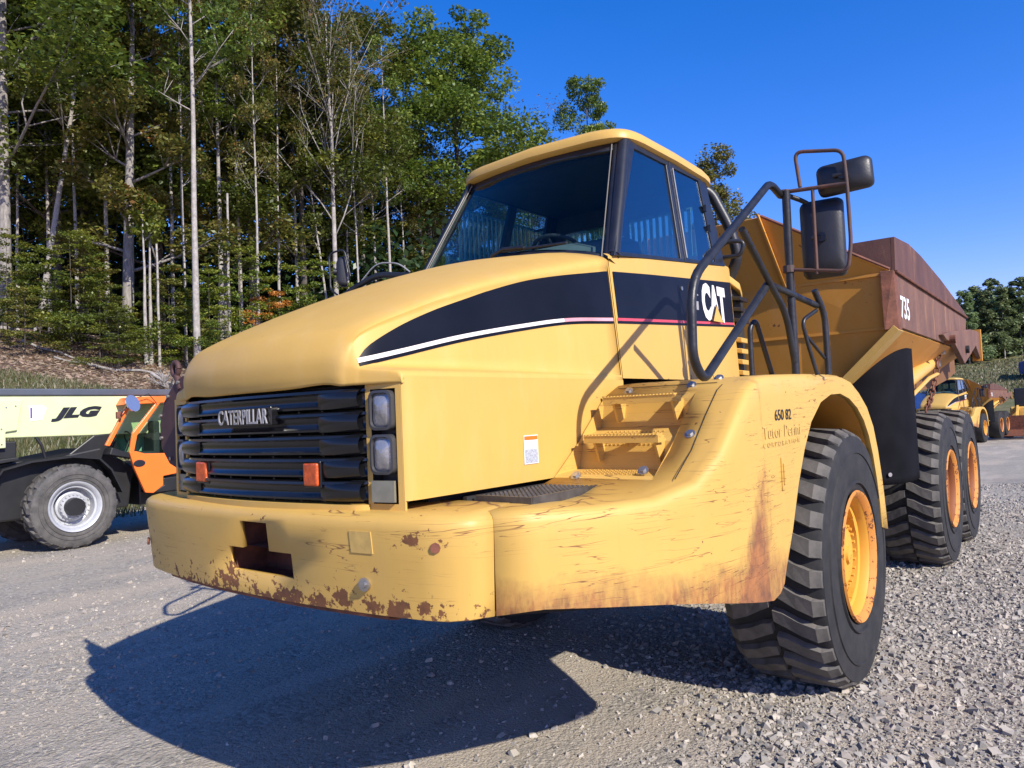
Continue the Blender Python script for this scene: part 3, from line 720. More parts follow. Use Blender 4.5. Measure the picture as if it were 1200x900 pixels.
    # anti slip plate on the front deck
    for s in (1, -1):
        bm = BM(); box(bm, s*.905, s*1.19, -2.96, -2.09, 1.531, 1.548); sp = obj('step_plate', bm, 'tread', T, bevel=0.003)
        bm = BM()
        for i in range(11):
            for j in range(30):
                tube(bm, [(s*(.925+i*.025), -2.94+j*.0285, 1.548), (s*(.925+i*.025), -2.94+j*.0285, 1.555)], .009, 6, True, .006)
        kind(obj('plate_studs', bm, 'tread', sp), 'stuff')
        bm = BM(); box(bm, s*1.188, s*1.20, -2.965, -2.085, 1.52, 1.556); obj('plate_edge', bm, 'tread', sp)
        bm = BM(); box(bm, s*.905, s*1.20, -2.972, -2.96, 1.52, 1.556); obj('plate_edge', bm, 'tread', sp)
    # ---- cab ------------------------------------------------------------
    def belt(y): return 2.785+max(0, y+1.60)*0.093
    # body side panel under the windows, seam to rear
    for s in (1, -1):
        ys = [-1.636, -1.2, -.72, -.715, -.2, .12, .24, .30]
        bm = BM()
        def X(y, t): # t 0 foot, 1 belt
            base = .884-0.040*t; 
            if y > .12: base -= (y-.12)*0.35
            if y < -1.2: base -= (-1.2-y)/.436*.022*t
            return s*base
        zf = 2.07
        rws = [[Vector((X(y, t), y, zf+(belt(y)-zf)*t)) for y in ys] for t in (0, .2, .4, .6, .8, .97, 1.0)]
        rws.append([Vector((s*(abs(X(y, 1.0))-.03), y, belt(y)+.02)) for y in ys])
        grid(bm, rws); cabside = obj('cab_side_panel', bm, 'yellow', T, smooth=40)
        cb = bvh_of(cabside)
        def dec(name, mat, ya, yb, flo, fhi, nr=4, lift=.003):
            bm = BM(); rws = []
            for j in range(nr+1):
                rw = []
                for i in range(21):
                    y = ya+(yb-ya)*i/20; z = flo(y)+(fhi(y)-flo(y))*j/nr
                    h = cb.ray_cast(Vector((s*2, y, z)), Vector((-s, 0, 0))); p = h[0] if h[0] else Vector((s*.86, y, z)); rw.append(p+Vector((s*lift, 0, 0)))
                rws.append(rw)
            grid(bm, rws); return obj(name, bm, mat, T)
        lo = lambda y: 2.405+(y+1.64)*.054
        hi = lambda y: 2.693+(y+1.64)*.075
        dec('black_band_decal', 'band', -1.612, .12, lambda y: lo(y)+.016, hi)
        dec('red_line_decal', 'red', -1.62, .12, lambda y: lo(y)-.002, lambda y: lo(y)+.0145, 1)
        dec('black_line_decal', 'band', -1.62, .12, lambda y: lo(y)-.018, lambda y: lo(y)-.0035, 1)
        letters('maker_letters', 'CAT', 'white', T, (s*.90, -.44 if s > 0 else -.03, 2.497), (0, s, 0), (0, 0, 1), .42, .27, (s, 0, 0), .060, .002, 1.02, bvh=cb, lift=.005)
        bm = BM(); yc = -.235 if s > 0 else -.235
        h = .115; prism(bm, [(s*.8875, yc-.085, 2.494), (s*.8875, yc+.085, 2.494), (s*.880, yc, 2.494+h)], (s*.004, 0, 0)); obj('letter_triangle', bm, 'yellow', T)
        bm = BM(); pts = []
        prism(bm, [(s*.8870, yc-.10, 2.489), (s*.8870, yc-.086, 2.489), (s*.8785, yc, 2.605), (s*.8870, yc+.086, 2.489), (s*.8870, yc+.10, 2.489), (s*.8775, yc, 2.625)], (s*.0038, 0, 0)); obj('triangle_outline', bm, 'band', T)
        bm = BM(); h_ = cb.ray_cast(Vector((s*2, -.55, 2.6)), Vector((-s, 0, 0)))[0]
        if s > 0:
            for (a, b, c_, d_) in ((-.585, -.50, 2.66, 2.67), (-.585, -.575, 2.60, 2.66)): box(bm, h_.x+.003, h_.x+.005, a, b, c_, d_)
            box(bm, h_.x+.003, h_.x+.005, -.535, -.50, 2.56, 2.62); obj('torn_label', bm, 'emblem', T)
        # door and panel joints
        for yj in (-.72, -.36, .02):
            bm = BM(); grid(bm, [[Vector((X(yj, t)+s*.0022, yj-.003, zf+(lo(yj)-.03-zf)*t)), Vector((X(yj, t)+s*.0022, yj+.003, zf+(lo(yj)-.03-zf)*t))] for t in (0, .33, .66, 1)]); obj('panel_joint', bm, 'dark', T)
        bm = BM(); grid(bm, [[Vector((s*(.880-.060*t), -1.646, zf+(2.76-zf)*t)), Vector((s*(.880-.060*t), -1.633, zf+(2.76-zf)*t))] for t in (0, .5, 1)]); obj('hood_seam', bm, 'yellow', T)
        bm = BM(); bolt(bm, (s*.857, -.75, 2.685), (s, 0, 0), .014, .006, 12); obj('band_rivet', bm, 'chrome', T)
        # rear corner louvres
        for k in range(3):
            z = 2.74-k*.085; bm = BM()
            prism(bm, [(s*.80, .24, z), (s*.885, .24, z-.012), (s*.885, .24, z-.045), (s*.80, .24, z-.03)], (-s*.02, .20, 0)); obj('black_louvre', bm, 'black', T, bevel=.006)
        for k in range(4):
            z = 2.42-k*.085; bm = BM()
            prism(bm, [(s*.80, .24, z), (s*.875, .24, z-.012), (s*.875, .24, z-.05), (s*.80, .24, z-.035)], (-s*.02, .20, 0)); obj('yellow_louvre', bm, 'yellow', T, bevel=.006)
        bm = BM(); prism(bm, [(s*.70, .12, 2.95), (s*.80, .12, 2.93), (s*.86, .30, 2.84), (s*.80, .50, 2.80), (s*.70, .52, 2.86)], (0, 0, -.06)); obj('cowl_top', bm, 'yellow', T, bevel=.01)
        bm = BM(); box(bm, s*.60, s*.80, .22, .50, 2.05, 2.80); obj('rear_cowl', bm, 'dark', T)
    # windscreen corners
    def wl(t, q):   # t across -1..1, q 0 bottom 1 top
        bot = Vector((.815*t, -1.60-.07*(1-t*t), 2.78+.12*(1-t*t))); topp = Vector((.640*t, -1.12-.07*(1-t*t), 3.645+.010*(1-t*t)))
        return bot+(topp-bot)*q
    def patch(name, mat, f, t0, t1, q0, q1, nt_=12, nq=6, solid=.006, parent=T):
        bm = BM(); grid(bm, [[f(t0+(t1-t0)*i/nt_, q0+(q1-q0)*j/nq) for i in range(nt_+1)] for j in range(nq+1)])
        return obj(name, bm, mat, parent, smooth=50, solid=solid)
    patch('windscreen', 'glass', wl, -.955, .955, .02, .93, solid=0)
    patch('windscreen_header', 'black', wl, -1, 1, .925, 1.02, solid=.03)
    for s in (-1, 1): patch('windscreen_frame', 'black', wl, s*.95, s*1.0, -.02, 1.0, 2, 6, .03)
    patch('windscreen_sill', 'black', wl, -1, 1, -.03, .03, solid=.03)
    for s in (1, -1):
        bm = BM(); tube(bm, [(s*.812, -1.555, 2.80), (s*.745, -1.33, 3.22), (s*.662, -1.09, 3.64)], .040, 14); obj('front_pillar', bm, 'black', T, smooth=60)
        bm = BM(); tube(bm, [wl(s*.945, -.01)+Vector((0, -.012, 0)), wl(s*.945, .5)+Vector((0, -.012, 0)), wl(s*.945, .98)+Vector((0, -.012, 0))], .0035, 6); obj('windscreen_trim', bm, 'trim', T)
    # side glazing plane
    def sp_(y, q):   # q 0 belt 1 roof
        zb_ = belt(y)+.005; x0 = .842-(max(0, y-.05)*.1); xt = .700; zt = 3.655
        return Vector((x0+(xt-x0)*q, y, zb_+(zt-zb_)*q))
    def sidep(name, mat, s, poly, d=0.0, th=.01):
        """polygon of (y,q) points"""
        bm = BM(); P = [sp_(y, q) for y, q in poly]; P = [Vector((s*(p.x+d), p.y, p.z)) for p in P]
        prism(bm, P, (-s*th, 0, 0)); return obj(name, bm, mat, T)
    for s in (1, -1):
        # front quarter window (triangular-ish) and door window: frames are rings
        def ringp(name, outer, inner, mat, d, th):
            bm = BM(); A = [sp_(*p) for p in outer]; B = [sp_(*p) for p in inner]
            def mk(P, dd): return [bm.verts.new((s*(p.x+dd), p.y, p.z)) for p in P]
            a0, b0, a1, b1 = mk(A, d), mk(B, d), mk(A, d-th), mk(B, d-th); n = len(A)
            for i in range(n):
                j = (i+1) % n
                bm.faces.new((a0[i], a0[j], b0[j], b0[i])); bm.faces.new((a1[j], a1[i], b1[i], b1[j]))
                bm.faces.new((a0[i], a1[i], a1[j], a0[j])); bm.faces.new((b0[j], b1[j], b1[i], b0[i]))
            return obj(name, bm, mat, T, bevel=.004)
        ringp('quarter_window_frame', [(-1.60, 0), (-.650, 0), (-.535, 1), (-1.09, 1)], [(-1.545, .03), (-.70, .03), (-.585, .93), (-1.045, .93)], 'black', 0.004, .03)
        sidep('quarter_window_glass', 'sideglass', s, [(-1.55, .02), (-.69, .02), (-.575, .94), (-1.05, .94)], -.006, .004)
        ringp('door_window_frame', [(-.648, 0), (-.06, 0), (.02, 1), (-.533, 1)], [(-.60, .035), (-.115, .035), (-.05, .93), (-.49, .93)], 'black', 0.008, .03)
        sidep('door_window_glass', 'sideglass', s, [(-.605, .03), (-.11, .03), (-.045, .94), (-.485, .94)], -.002, .004)
        bm = BM(); a = sp_(-.615, .04); b = sp_(-.502, .92); tube(bm, [(s*(a.x+.012), a.y, a.z), (s*(b.x+.012), b.y, b.z)], .004, 6); obj('window_channel', bm, 'emblem', T)
        for q in (.62, .40):
            a = sp_(-.10+.05*q, q); bm = BM(); rbox(bm, (s*(a.x+.012), a.y, a.z), .02, .02, .05); obj('door_hinge', bm, 'black', T)
        # rear pillar and rear quarter glass
        sidep('rear_pillar', 'black', s, [(-.06, 0), (.06, 0), (.10, 1), (.02, 1)], 0.004, .05)
        bm = BM(); tube(bm, fillet([(s*.60, .16, 3.64), (s*.69, .24, 3.58), (s*.80, .30, 3.30), (s*.85, .33, 3.06), (s*.74, .36, 2.86)], .08), .042, 12); obj('air_intake_tube', bm, 'plastic', T, smooth=60)
        bm = BM(); tube(bm, fillet([(s*.80, .10, 3.02), (s*.95, .12, 3.02), (s*.98, .12, 3.12), (s*.86, .10, 3.14), (s*.80, .08, 3.10)], .04), .016, 8); obj('grab_handle', bm, 'plastic', T, smooth=60)
    # roof: overhanging yellow lid
    rp = []
    for (ins_, z) in ((0.02, 3.640), (0.0, 3.655), (0.0, 3.695), (0.02, 3.722), (0.06, 3.742), (0.22, 3.765), (.6, 3.775)):
        ring = []
        for k in range(40):
            a = 2*math.pi*k/40
            cx = math.copysign(abs(math.cos(a))**.22, math.cos(a)); cy = math.copysign(abs(math.sin(a))**.22, math.sin(a))
            hx = .735-ins_; hy = .735-ins_
            x = hx*cx; y = -.445+hy*cy
            if cy < 0: y -= .07*(1-cx*cx)          # bowed front edge
            ring.append(Vector((x, y, z+(.012*(1-cx*cx) if cy < 0 else 0)-(max(0, y+.1)*.10))))
        rp.append(ring)
    bm = BM(); vs = [[bm.verts.new(p) for p in rg] for rg in rp]
    for a, b in zip(vs, vs[1:]):
        for k in range(40): bm.faces.new((a[k], a[(k+1) % 40], b[(k+1) % 40], b[k]))
    bm.faces.new(vs[-1]); bm.faces.new(vs[0][::-1])
    obj('cab_roof', bm, 'yellow', T, smooth=50)
    bm = BM(); box(bm, -.66, .66, -1.05, .10, 3.60, 3.645); obj('headliner', bm, 'interior', T)
    # rear wall of the cab with two windows and a guard of upright bars
    bm = BM(); yw = .06
    box(bm, -.80, .80, yw, yw+.03, 2.07, 2.86); box(bm, -.66, .66, yw-.003, yw+.033, 3.46, 3.62)
    box(bm, -.05, .03, yw, yw+.03, 2.86, 3.57)
    for s in (1, -1): hexa(bm, [(s*.64, yw, 2.86), (s*.80, yw, 2.86), (s*.80, yw+.03, 2.86), (s*.64, yw+.03, 2.86), (s*.60, yw, 3.57), (s*.68, yw, 3.57), (s*.68, yw+.03, 3.57), (s*.60, yw+.03, 3.57)])
    obj('cab_rear_wall', bm, 'interior', T)
    bm = BM(); box(bm, -.70, .62, yw+.01, yw+.014, 2.86, 3.57); obj('rear_window_glass', bm, 'jglass', T)
    for k in range(24):
        x = -.69+k*.056; bm = BM(); box(bm, x-.013, x+.013, .13, .142, 3.08, 3.46); obj('rear_guard_bar', bm, simple('guard_bar_paint', (.45, .62, .58), .5) if k == 0 else bpy.data.materials['guard_bar_paint'], T)
    for k in range(20):
        y = -1.05+k*.058; bm = BM(); q_ = .80-.0; box(bm, -.845, -.835, y-.012, y+.012, 3.12, 3.52); obj('side_guard_bar', bm, bpy.data.materials['guard_bar_paint'], T)
    for z in (3.11, 3.51):
        bm = BM(); box(bm, -.86, -.845, -1.08, .10, z, z+.02); obj('side_guard_rail', bm, bpy.data.materials['guard_bar_paint'], T)
        bm = BM(); box(bm, -.85, -.70, -.02, 0, z, z+.02); obj('side_guard_bracket', bm, 'black', T)
    for z in (3.08, 3.45):
        bm = BM(); box(bm, -.72, .64, .143, .155, z, z+.025); obj('rear_guard_rail', bm, bpy.data.materials['guard_bar_paint'], T)
    # interior: floor, dash, wheel, seat
    bm = BM(); box(bm, -.80, .80, -1.45, .05, 2.30, 2.36); obj('cab_floor', bm, 'interior', T)
    bm = BM()
    rws = [[Vector((x, y, z+.03*(1-(x/.75)**2))) for x in [-.75+i*.125 for i in range(13)]] for y, z in ((-1.58, 2.76), (-1.5, 2.88), (-1.30, 2.97), (-1.12, 2.96), (-1.05, 2.84), (-1.08, 2.4))]
    grid(bm, rws); obj('dashboard', bm, 'dash', T, smooth=50)
    bm = BM(); c_ = Vector((.02, -.93, 3.02)); ax = Vector((0, .55, .83)).normalized(); e1 = Vector((1, 0, 0)); e2 = ax.cross(e1)
    tube(bm, [c_+(e1*math.cos(t)+e2*math.sin(t))*.21 for t in [2*math.pi*k/24 for k in range(25)]], .014, 8, False)
    for t in (0.3, 2.8, 4.7): tube(bm, [c_, c_+(e1*math.cos(t)+e2*math.sin(t))*.21], .012, 6)
    tube(bm, [c_, c_+Vector((0, -.16, -.35))], .035, 10); obj('steering_wheel', bm, 'interior', T)
    bm = BM(); rbox(bm, (.02, -.42, 2.66), .5, .5, .14); se = obj('seat', bm, 'interior', T, bevel=.04)
    bm = BM(); hexa(bm, [(-.22, -.24, 2.7), (.26, -.24, 2.7), (.26, -.12, 2.7), (-.22, -.12, 2.7), (-.19, -.14, 3.15), (.23, -.14, 3.15), (.23, -.05, 3.15), (-.19, -.05, 3.15)]); obj('seat_back', bm, 'interior', se, bevel=.03)
    bm = BM(); tube(bm, [wl(.0, .045)+Vector((.05, -.02, 0)), wl(.55, .06)+Vector((.1, -.02, 0))], .009, 8); tube(bm, [wl(-.02, .02)+Vector((0, -.02, 0)), wl(.10, .05)+Vector((0, -.03, .01)), wl(.3, .055)+Vector((0, -.03, 0))], .012, 8); obj('wiper', bm, 'black', T, smooth=60)
    # cowl across the foot of the windscreen
    bm = BM(); grid(bm, [[Vector((.84*t, -1.64, 2.765+.13*(1-t*t))) for t in [i/8-1 for i in range(17)]], [Vector((.83*t, -1.56-.07*(1-t*t), 2.745+.12*(1-t*t))) for t in [i/8-1 for i in range(17)]]]); obj('cowl', bm, 'black', T)
    # ---- handrails and mirrors -----------------------------------------
    def rail(name, pts, rad=.021, fr=.10, mat='tube', s=1):
        bm = BM(); tube(bm, fillet([(s*p[0], p[1], p[2]) for p in pts], fr, 6), rad, 10); return obj(name, bm, mat, T, smooth=60)
    s = 1
    rail('stair_handrail', [(1.60, -1.22, 2.565), (1.62, -2.21, 2.005), (1.62, -2.31, 2.10), (1.62, -2.29, 2.45), (1.62, -1.17, 3.135), (1.63, -1.02, 3.09)], .0215, .14)
    rail('handrail_post', [(1.645, -.98, 2.05), (1.645, -.99, 2.55), (1.66, -1.02, 3.11)], .023)
    rail('handrail_brace', [(1.62, -1.64, 2.79), (1.62, -1.28, 2.56), (1.64, -1.08, 2.40), (1.645, -.99, 2.12)], .019)
    rail('handrail_crossbar', [(1.62, -1.27, 2.545), (1.70, -.68, 2.47)], .019)
    rail('handrail_post', [(1.73, -.64, 2.05), (1.73, -.64, 2.42), (1.70, -.72, 2.56)], .019)
    rail('handrail_hook', [(1.70, -.70, 2.44), (1.66, -.86, 2.37), (1.67, -.82, 2.25), (1.70, -.76, 2.05)], .012, .05)
    rail('handrail_hook', [(1.67, -.82, 2.28), (1.72, -.66, 2.15)], .010)
    rail('inner_handrail', [(1.455, -1.16, 2.05), (1.455, -1.16, 2.33), (1.47, -1.10, 2.38), (1.50, -.95, 2.05)], .015, .05)
    rail('handrail_arm', [(1.66, -.99, 3.09), (1.74, -.90, 3.05), (1.82, -.85, 2.95)], .014)
    yM = -1.0
    rail('mirror_frame', [(1.735, yM, 3.12), (1.715, yM, 3.33), (1.975, yM, 3.275), (1.985, yM, 3.08), (1.988, yM, 2.76), (1.965, yM, 2.60), (1.66, yM, 2.655)], .0105, .05, 'rusttube')
    rail('mirror_frame_bar', [(1.66, yM, 3.11), (1.985, yM, 3.085)], .0115, .02, 'rusttube')
    rail('mirror_rod', [(1.802, yM, 3.105), (1.80, yM, 2.61)], .0095, .02, 'rusttube')
    for z in (3.10, 2.66):
        bm = BM(); tube(bm, [(1.645, yM, z-.02), (1.645, yM, z+.02)], .032, 10); obj('mirror_clamp', bm, 'rusttube', T)
    def mirror(name, c, w_, h_, rz, tilt_=0, s=1, mat='plastic'):
        """rounded mirror housing: dished back facing forward, glass facing back"""
        bm = BM(); rings = []
        for (d, k, e) in ((.045, .97, .03), (.03, 1.0, .03), (.0, 1.0, .04), (-.02, .90, .05), (-.035, .6, .05), (-.038, .15, .01)):
            rg = []
            hw_, hh_ = w_/2*k, h_/2*k; e = min(e, hw_*.9, hh_*.9)
            for (sx, sz) in ((1, 1), (-1, 1), (-1, -1), (1, -1)):
                for t in range(5):
                    a = math.atan2(sz, sx)-math.pi/4+t*math.pi/8
                    rg.append(Vector((sx*(hw_-e)+e*math.cos(a), d, sz*(hh_-e)+e*math.sin(a))))
            rings.append(rg)
        mt_ = Matrix.Translation(c) @ Matrix.Rotation(rz, 4, 'Z') @ Matrix.Rotation(tilt_, 4, 'Y')
        vs = [[bm.verts.new(mt_ @ p) for p in rg] for rg in rings]
        for a, b in zip(vs, vs[1:]):
            for k in range(len(a)): bm.faces.new((a[k], a[(k+1) % len(a)], b[(k+1) % len(a)], b[k]))
        bm.faces.new(vs[0][::-1]); bm.faces.new(vs[-1])
        tube(bm, [mt_ @ Vector((0, -.03, 0)), mt_ @ Vector((0, -.06, 0))], .028, 12)
        tube(bm, [mt_ @ Vector((-.05, -.055, 0)), mt_ @ Vector((.0, -.055, 0))], .012, 8)
        mo = obj(name, bm, mat, T, smooth=50)
        bm = BM(); q = [mt_ @ Vector((p.x*.93, .047, p.z*.93)) for p in rings[0]]; bm.faces.new([bm.verts.new(p) for p in q]); obj('mirror_glass', bm, 'mirror', mo)
        return mo
    mirror('mirror', Vector((1.815, yM+.10, 2.825)), .235, .45, R(6))
    mirror('wide_angle_mirror', Vector((1.96, yM+.06, 3.145)), .29, .175, R(4), R(-3))
    # far side mirror bracket with hose
    mirror('mirror', Vector((-1.62, -1.60, 3.07)), .085, .24, R(-38), 0)
    rail('mirror_frame', [(-1.60, -1.66, 2.88), (-1.68, -1.66, 2.93), (-1.70, -1.65, 3.22), (-1.55, -1.62, 3.24), (-1.51, -1.60, 3.02)], .008, .05, 'tube')
    rail('mirror_arm', [(-1.66, -1.75, 2.70), (-1.55, -1.60, 2.90), (-1.25, -1.55, 3.00), (-.95, -1.50, 2.95), (-.80, -1.45, 2.90)], .024, .1, 'tube')
    rail('mirror_cable', [(-1.40, -1.58, 2.97), (-1.25, -1.56, 3.09), (-1.05, -1.52, 3.06), (-.95, -1.5, 2.98)], .006, .1, 'emblem')
    rail('handrail_post', [(-1.60, -1.3, 2.05), (-1.60, -1.72, 2.86)], .023)
    rail('stair_handrail', [(-1.60, -1.35, 2.50), (-1.62, -2.2, 2.01), (-1.62, -2.3, 2.10), (-1.62, -2.2, 2.40), (-1.60, -1.6, 2.72)], .0215, .12)
    # lifted rusty latch plate on the far side of the hood
    bm = BM(); rws = []
    out = [(-1.08, 2.19), (-1.17, 2.16), (-1.30, 2.05), (-1.355, 1.92), (-1.34, 1.78), (-1.25, 1.69), (-1.12, 1.65), (-.95, 1.65), (-.93, 1.9), (-.95, 2.17)]
    prism(bm, [(x, -3.20, z) for x, z in out], (0, .03, 0)); lp = obj('side_guard_plate', bm, 'maroon', T, bevel=.006)
    bm = BM()
    for (x, z) in ((-1.33, 1.97), (-1.325, 1.84), (-1.24, 2.08), (-1.12, 2.155), (-1.12, 1.67), (-1.22, 1.72)): bolt(bm, (x, -3.20, z), (0, -1, 0), .011, .012, 8)
    obj('guard_bolts', bm, 'chrome', lp)
    bm = BM(); c_ = Vector((-1.17, -3.19, 2.235)); tube(bm, [c_+Vector((math.cos(t)*.035, 0, math.sin(t)*.04)) for t in [2*math.pi*k/16 for k in range(17)]], .015, 8, False); tube(bm, [c_-Vector((-.01, 0, .04)), c_-Vector((-.06, 0, .12))], .02, 8); obj('lifting_eye', bm, 'maroon', lp, smooth=60)
    bm = BM(); box(bm, -1.0, -.86, -3.18, -3.10, 1.68, 1.74); box(bm, -1.0, -.86, -3.18, -3.10, 1.97, 2.02); obj('guard_bracket', bm, 'dark', T)
    # ---- dump body ------------------------------------------------------
    for s in (1, -1):
        bm = BM(); prism(bm, [(s*1.65, 1.90, 3.02), (s*1.65, 6.52, 2.955), (s*1.65, 6.30, 2.50), (s*1.65, 4.3, 2.505), (s*1.65, 2.03, 2.525)], (-s*.03, 0, 0)); obj('body_side', bm, 'bodyside', T, bevel=.004)
        bm = BM(); prism(bm, [(s*1.665, 1.91, 3.02), (s*1.665, 1.95, 3.33), (s*1.665, 2.6, 3.365), (s*1.665, 3.2, 3.34), (s*1.665, 4.4, 3.235), (s*1.665, 6.15, 3.03), (s*1.665, 6.55, 2.955)], (-s*.035, 0, 0)); obj('side_board', bm, 'bodytop', T, bevel=.004)
        bm = BM(); tube(bm, [(s*1.668, 1.92, 3.015), (s*1.668, 6.52, 2.95)], .012, 6); obj('board_weld', bm, 'rust', T)
        bm = BM(); prism(bm, [(s*1.30, 1.93, 3.15), (s*1.30, 1.95, 3.33), (s*1.63, 1.95, 3.33), (s*1.63, 1.91, 3.03), (s*1.55, 1.91, 3.03)], (0, .03, 0)); obj('board_end_plate', bm, 'bodytop', T)
        bm = BM(); hexa(bm, [(s*1.55, 1.88, 2.50), (s*1.655, 1.96, 2.50), (s*1.655, 2.10, 2.50), (s*1.55, 2.05, 2.50), (s*1.55, 1.83, 3.02), (s*1.655, 1.86, 3.02), (s*1.655, 2.0, 3.02), (s*1.55, 2.0, 3.02)]); obj('front_corner_post', bm, 'rust', T, bevel=.006)
        # hull below the side panels, tapering inward
        bm = BM(); A = [(1.62, 2.02, 2.52), (1.62, 4.3, 2.50), (1.62, 6.3, 2.50), (1.62, 7.6, 2.62)]; B = [(1.12, 2.10, 2.05), (1.12, 4.3, 2.0), (1.12, 6.0, 2.08), (1.12, 7.9, 2.36)]; C_ = [(.72, 2.15, 1.62), (.72, 4.3, 1.66), (.72, 6.2, 1.86), (.72, 8.0, 2.30)]
        grid(bm, [[Vector((s*p[0], p[1], p[2])) for p in q] for q in (A, B, C_)]); obj('body_hull', bm, 'ochre', T, solid=.02)
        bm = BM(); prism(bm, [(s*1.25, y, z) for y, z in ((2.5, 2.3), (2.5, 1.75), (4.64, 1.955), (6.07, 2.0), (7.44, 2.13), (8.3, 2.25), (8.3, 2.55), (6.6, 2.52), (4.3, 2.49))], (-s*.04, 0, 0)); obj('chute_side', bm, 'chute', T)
        # tail wing (kicked up rear side)
        bm = BM(); prism(bm, [(s*1.70, 4.10, 2.575), (s*1.70, 4.55, 2.63), (s*1.70, 6.5, 2.785), (s*1.70, 7.38, 2.80), (s*1.70, 7.38, 2.41), (s*1.70, 6.95, 2.58), (s*1.70, 5.70, 2.29), (s*1.70, 4.95, 2.51), (s*1.70, 4.30, 2.53)], (-s*.06, 0, 0)); obj('tail_wing', bm, 'bodyside', T, bevel=.006)
        bm = BM(); prism(bm, [(s*1.72, 7.38, 2.38), (s*1.72, 7.38, 2.84), (s*1.72, 7.46, 2.84), (s*1.72, 7.46, 2.38)], (-s*.12, 0, 0)); obj('tail_edge', bm, 'ochre', T)
        bm = BM(); tube(bm, [(s*1.60, 4.55, 2.54), (s*1.76, 4.55, 2.54)], .05, 14); obj('wing_pivot', bm, 'rust', T)
        bm = BM(); tube(bm, [(s*1.66, 5.85, 2.48), (s*1.74, 5.85, 2.48)], .05, 12); obj('wing_pin', bm, 'dark', T)
        # pale diagonal lip at the hull front
        bm = BM(); hexa(bm, [(s*1.17, 1.90, 2.10), (s*1.21, 1.90, 2.05), (s*1.21, 2.14, 2.05), (s*1.17, 2.14, 2.10), (s*1.62, 1.90, 2.535), (s*1.66, 1.90, 2.49), (s*1.66, 2.12, 2.49), (s*1.62, 2.12, 2.535)]); obj('hull_front_lip', bm, 'yellow', T)
        if s > 0: letters('model_number', '735', 'white', T, (1.65, 2.09, 2.61), (0, 1, 0), (0, 0, 1), .40, .21, (1, 0, 0), .02, .002, 1.0)
        # mudguard
        bm = BM(); pl = catmull([(.80, 2.30, 0), (1.10, 2.33, 0), (1.34, 2.42, 0), (1.47, 2.62, 0), (1.52, 2.9, 0), (1.53, 3.2, 0)], 4)
        grid(bm, [[Vector((s*p.x, p.y, z)) for p in pl] for z in (1.06, 1.12, 1.5, 2.0, 2.45, 2.5)]); obj('mudguard', bm, 'flap', T, smooth=60, solid=.02)
        bm = BM(); bolt(bm, (s*1.40, 2.46, 1.16), (s*.7, -.7, 0), .02, .01, 12); obj('mudguard_bolt', bm, 'chrome', T)
        # hoist cylinder and chain
        bm = BM(); tube(bm, [(s*1.36, 3.2, 1.98), (s*1.40, 4.9, 2.28)], .085, 18); obj('hoist_cylinder', bm, 'yellow', T, smooth=60)
        bm = BM(); tube(bm, [(s*1.46, 3.2, 1.86), (s*1.50, 4.3, 2.10), (s*1.50, 4.9, 2.16)], .022, 10); obj('hoist_pipe', bm, 'yellow', T, smooth=60)
        bm = BM(); tube(bm, [(s*1.40, 4.9, 2.28), (s*1.40, 5.3, 2.36)], .05, 12); rbox(bm, (s*1.42, 5.2, 2.36), .14, .12, .2); obj('cylinder_rod', bm, 'chrome', T)
        if s > 0:
            p0 = Vector((1.52, 5.0, 2.44)); p1 = Vector((1.42, 4.5, 1.74)); nlk = 13
            for k in range(nlk):
                t = k/(nlk-1); c_ = p0.lerp(p1, t)+Vector((0, 0, -.10*math.sin(t*math.pi))); d = (p1-p0).normalized(); sd = Vector((1, 0, 0)) if k % 2 else d.cross(Vector((1, 0, 0))).normalized()
                bm = BM(); pts = [c_+d*.045*math.cos(a)+sd*.026*math.sin(a) for a in [2*math.pi*j/10 for j in range(11)]]; tube(bm, pts, .011, 6, False); obj('chain_link', bm, 'rust', T)
            bm = BM(); rbox(bm, (1.56, 5.0, 2.46), .04, .12, .12); obj('chain_bracket', bm, 'chrome', T)
    # headboard
    bm = BM()
    hbp = [[(0, 1.62, 3.66), (.60, 1.62, 3.66), (1.62, 1.90, 3.03)], [(0, 1.90, 3.00), (.74, 1.90, 3.00), (1.62, 1.92, 3.00)], [(0, 1.98, 2.52), (.80, 1.98, 2.52), (1.60, 1.98, 2.52)], [(0, 2.10, 1.62), (.62, 2.12, 1.62), (.75, 2.12, 1.72)]]
    rws = []
    for rw in hbp: rws.append([Vector((-p[0], p[1], p[2])) for p in rw[:0:-1]]+[Vector(p) for p in rw])
    grid(bm, rws); obj('headboard', bm, 'ochre', T, solid=.025)
    for s in (1, -1):
        bm = BM(); prism(bm, [(s*.60, 1.53, 3.675), (s*.60, 1.64, 3.66), (s*.74, 1.90, 3.0), (s*.78, 1.97, 2.62), (s*.735, 1.86, 2.95)], (-s*.02, 0, 0)); obj('headboard_rib', bm, 'ochre', T)
        bm = BM(); tube(bm, [(s*.60, 1.60, 3.665), (s*1.62, 1.89, 3.035)], .016, 6); obj('headboard_edge', bm, 'rust', T)
        for z, y_ in ((3.0, 1.895), (2.52, 1.97)):
            bm = BM(); box(bm, s*.05, s*1.56, y_-.022, y_, z-.014, z+.012); obj('headboard_fold', bm, 'ochre', T)
    bm = BM(); grid(bm, [[Vector((x, y, z)) for x in (-1.1, -.6, .6, 1.1)] for y, z in ((2.1, 1.70), (5.2, 1.80), (7.7, 2.46))]); obj('body_floor', bm, 'ochre', T, solid=.03)
    # load floor inside
    bm = BM(); grid(bm, [[Vector((x, y, z)) for x in (-1.6, -1.0, 1.0, 1.6)] for y, z in ((2.1, 2.5), (5.2, 2.5), (7.7, 2.5))]); obj('body_inner_floor', bm, 'rust', T)
    # ---- chassis --------------------------------------------------------
    bm = BM()
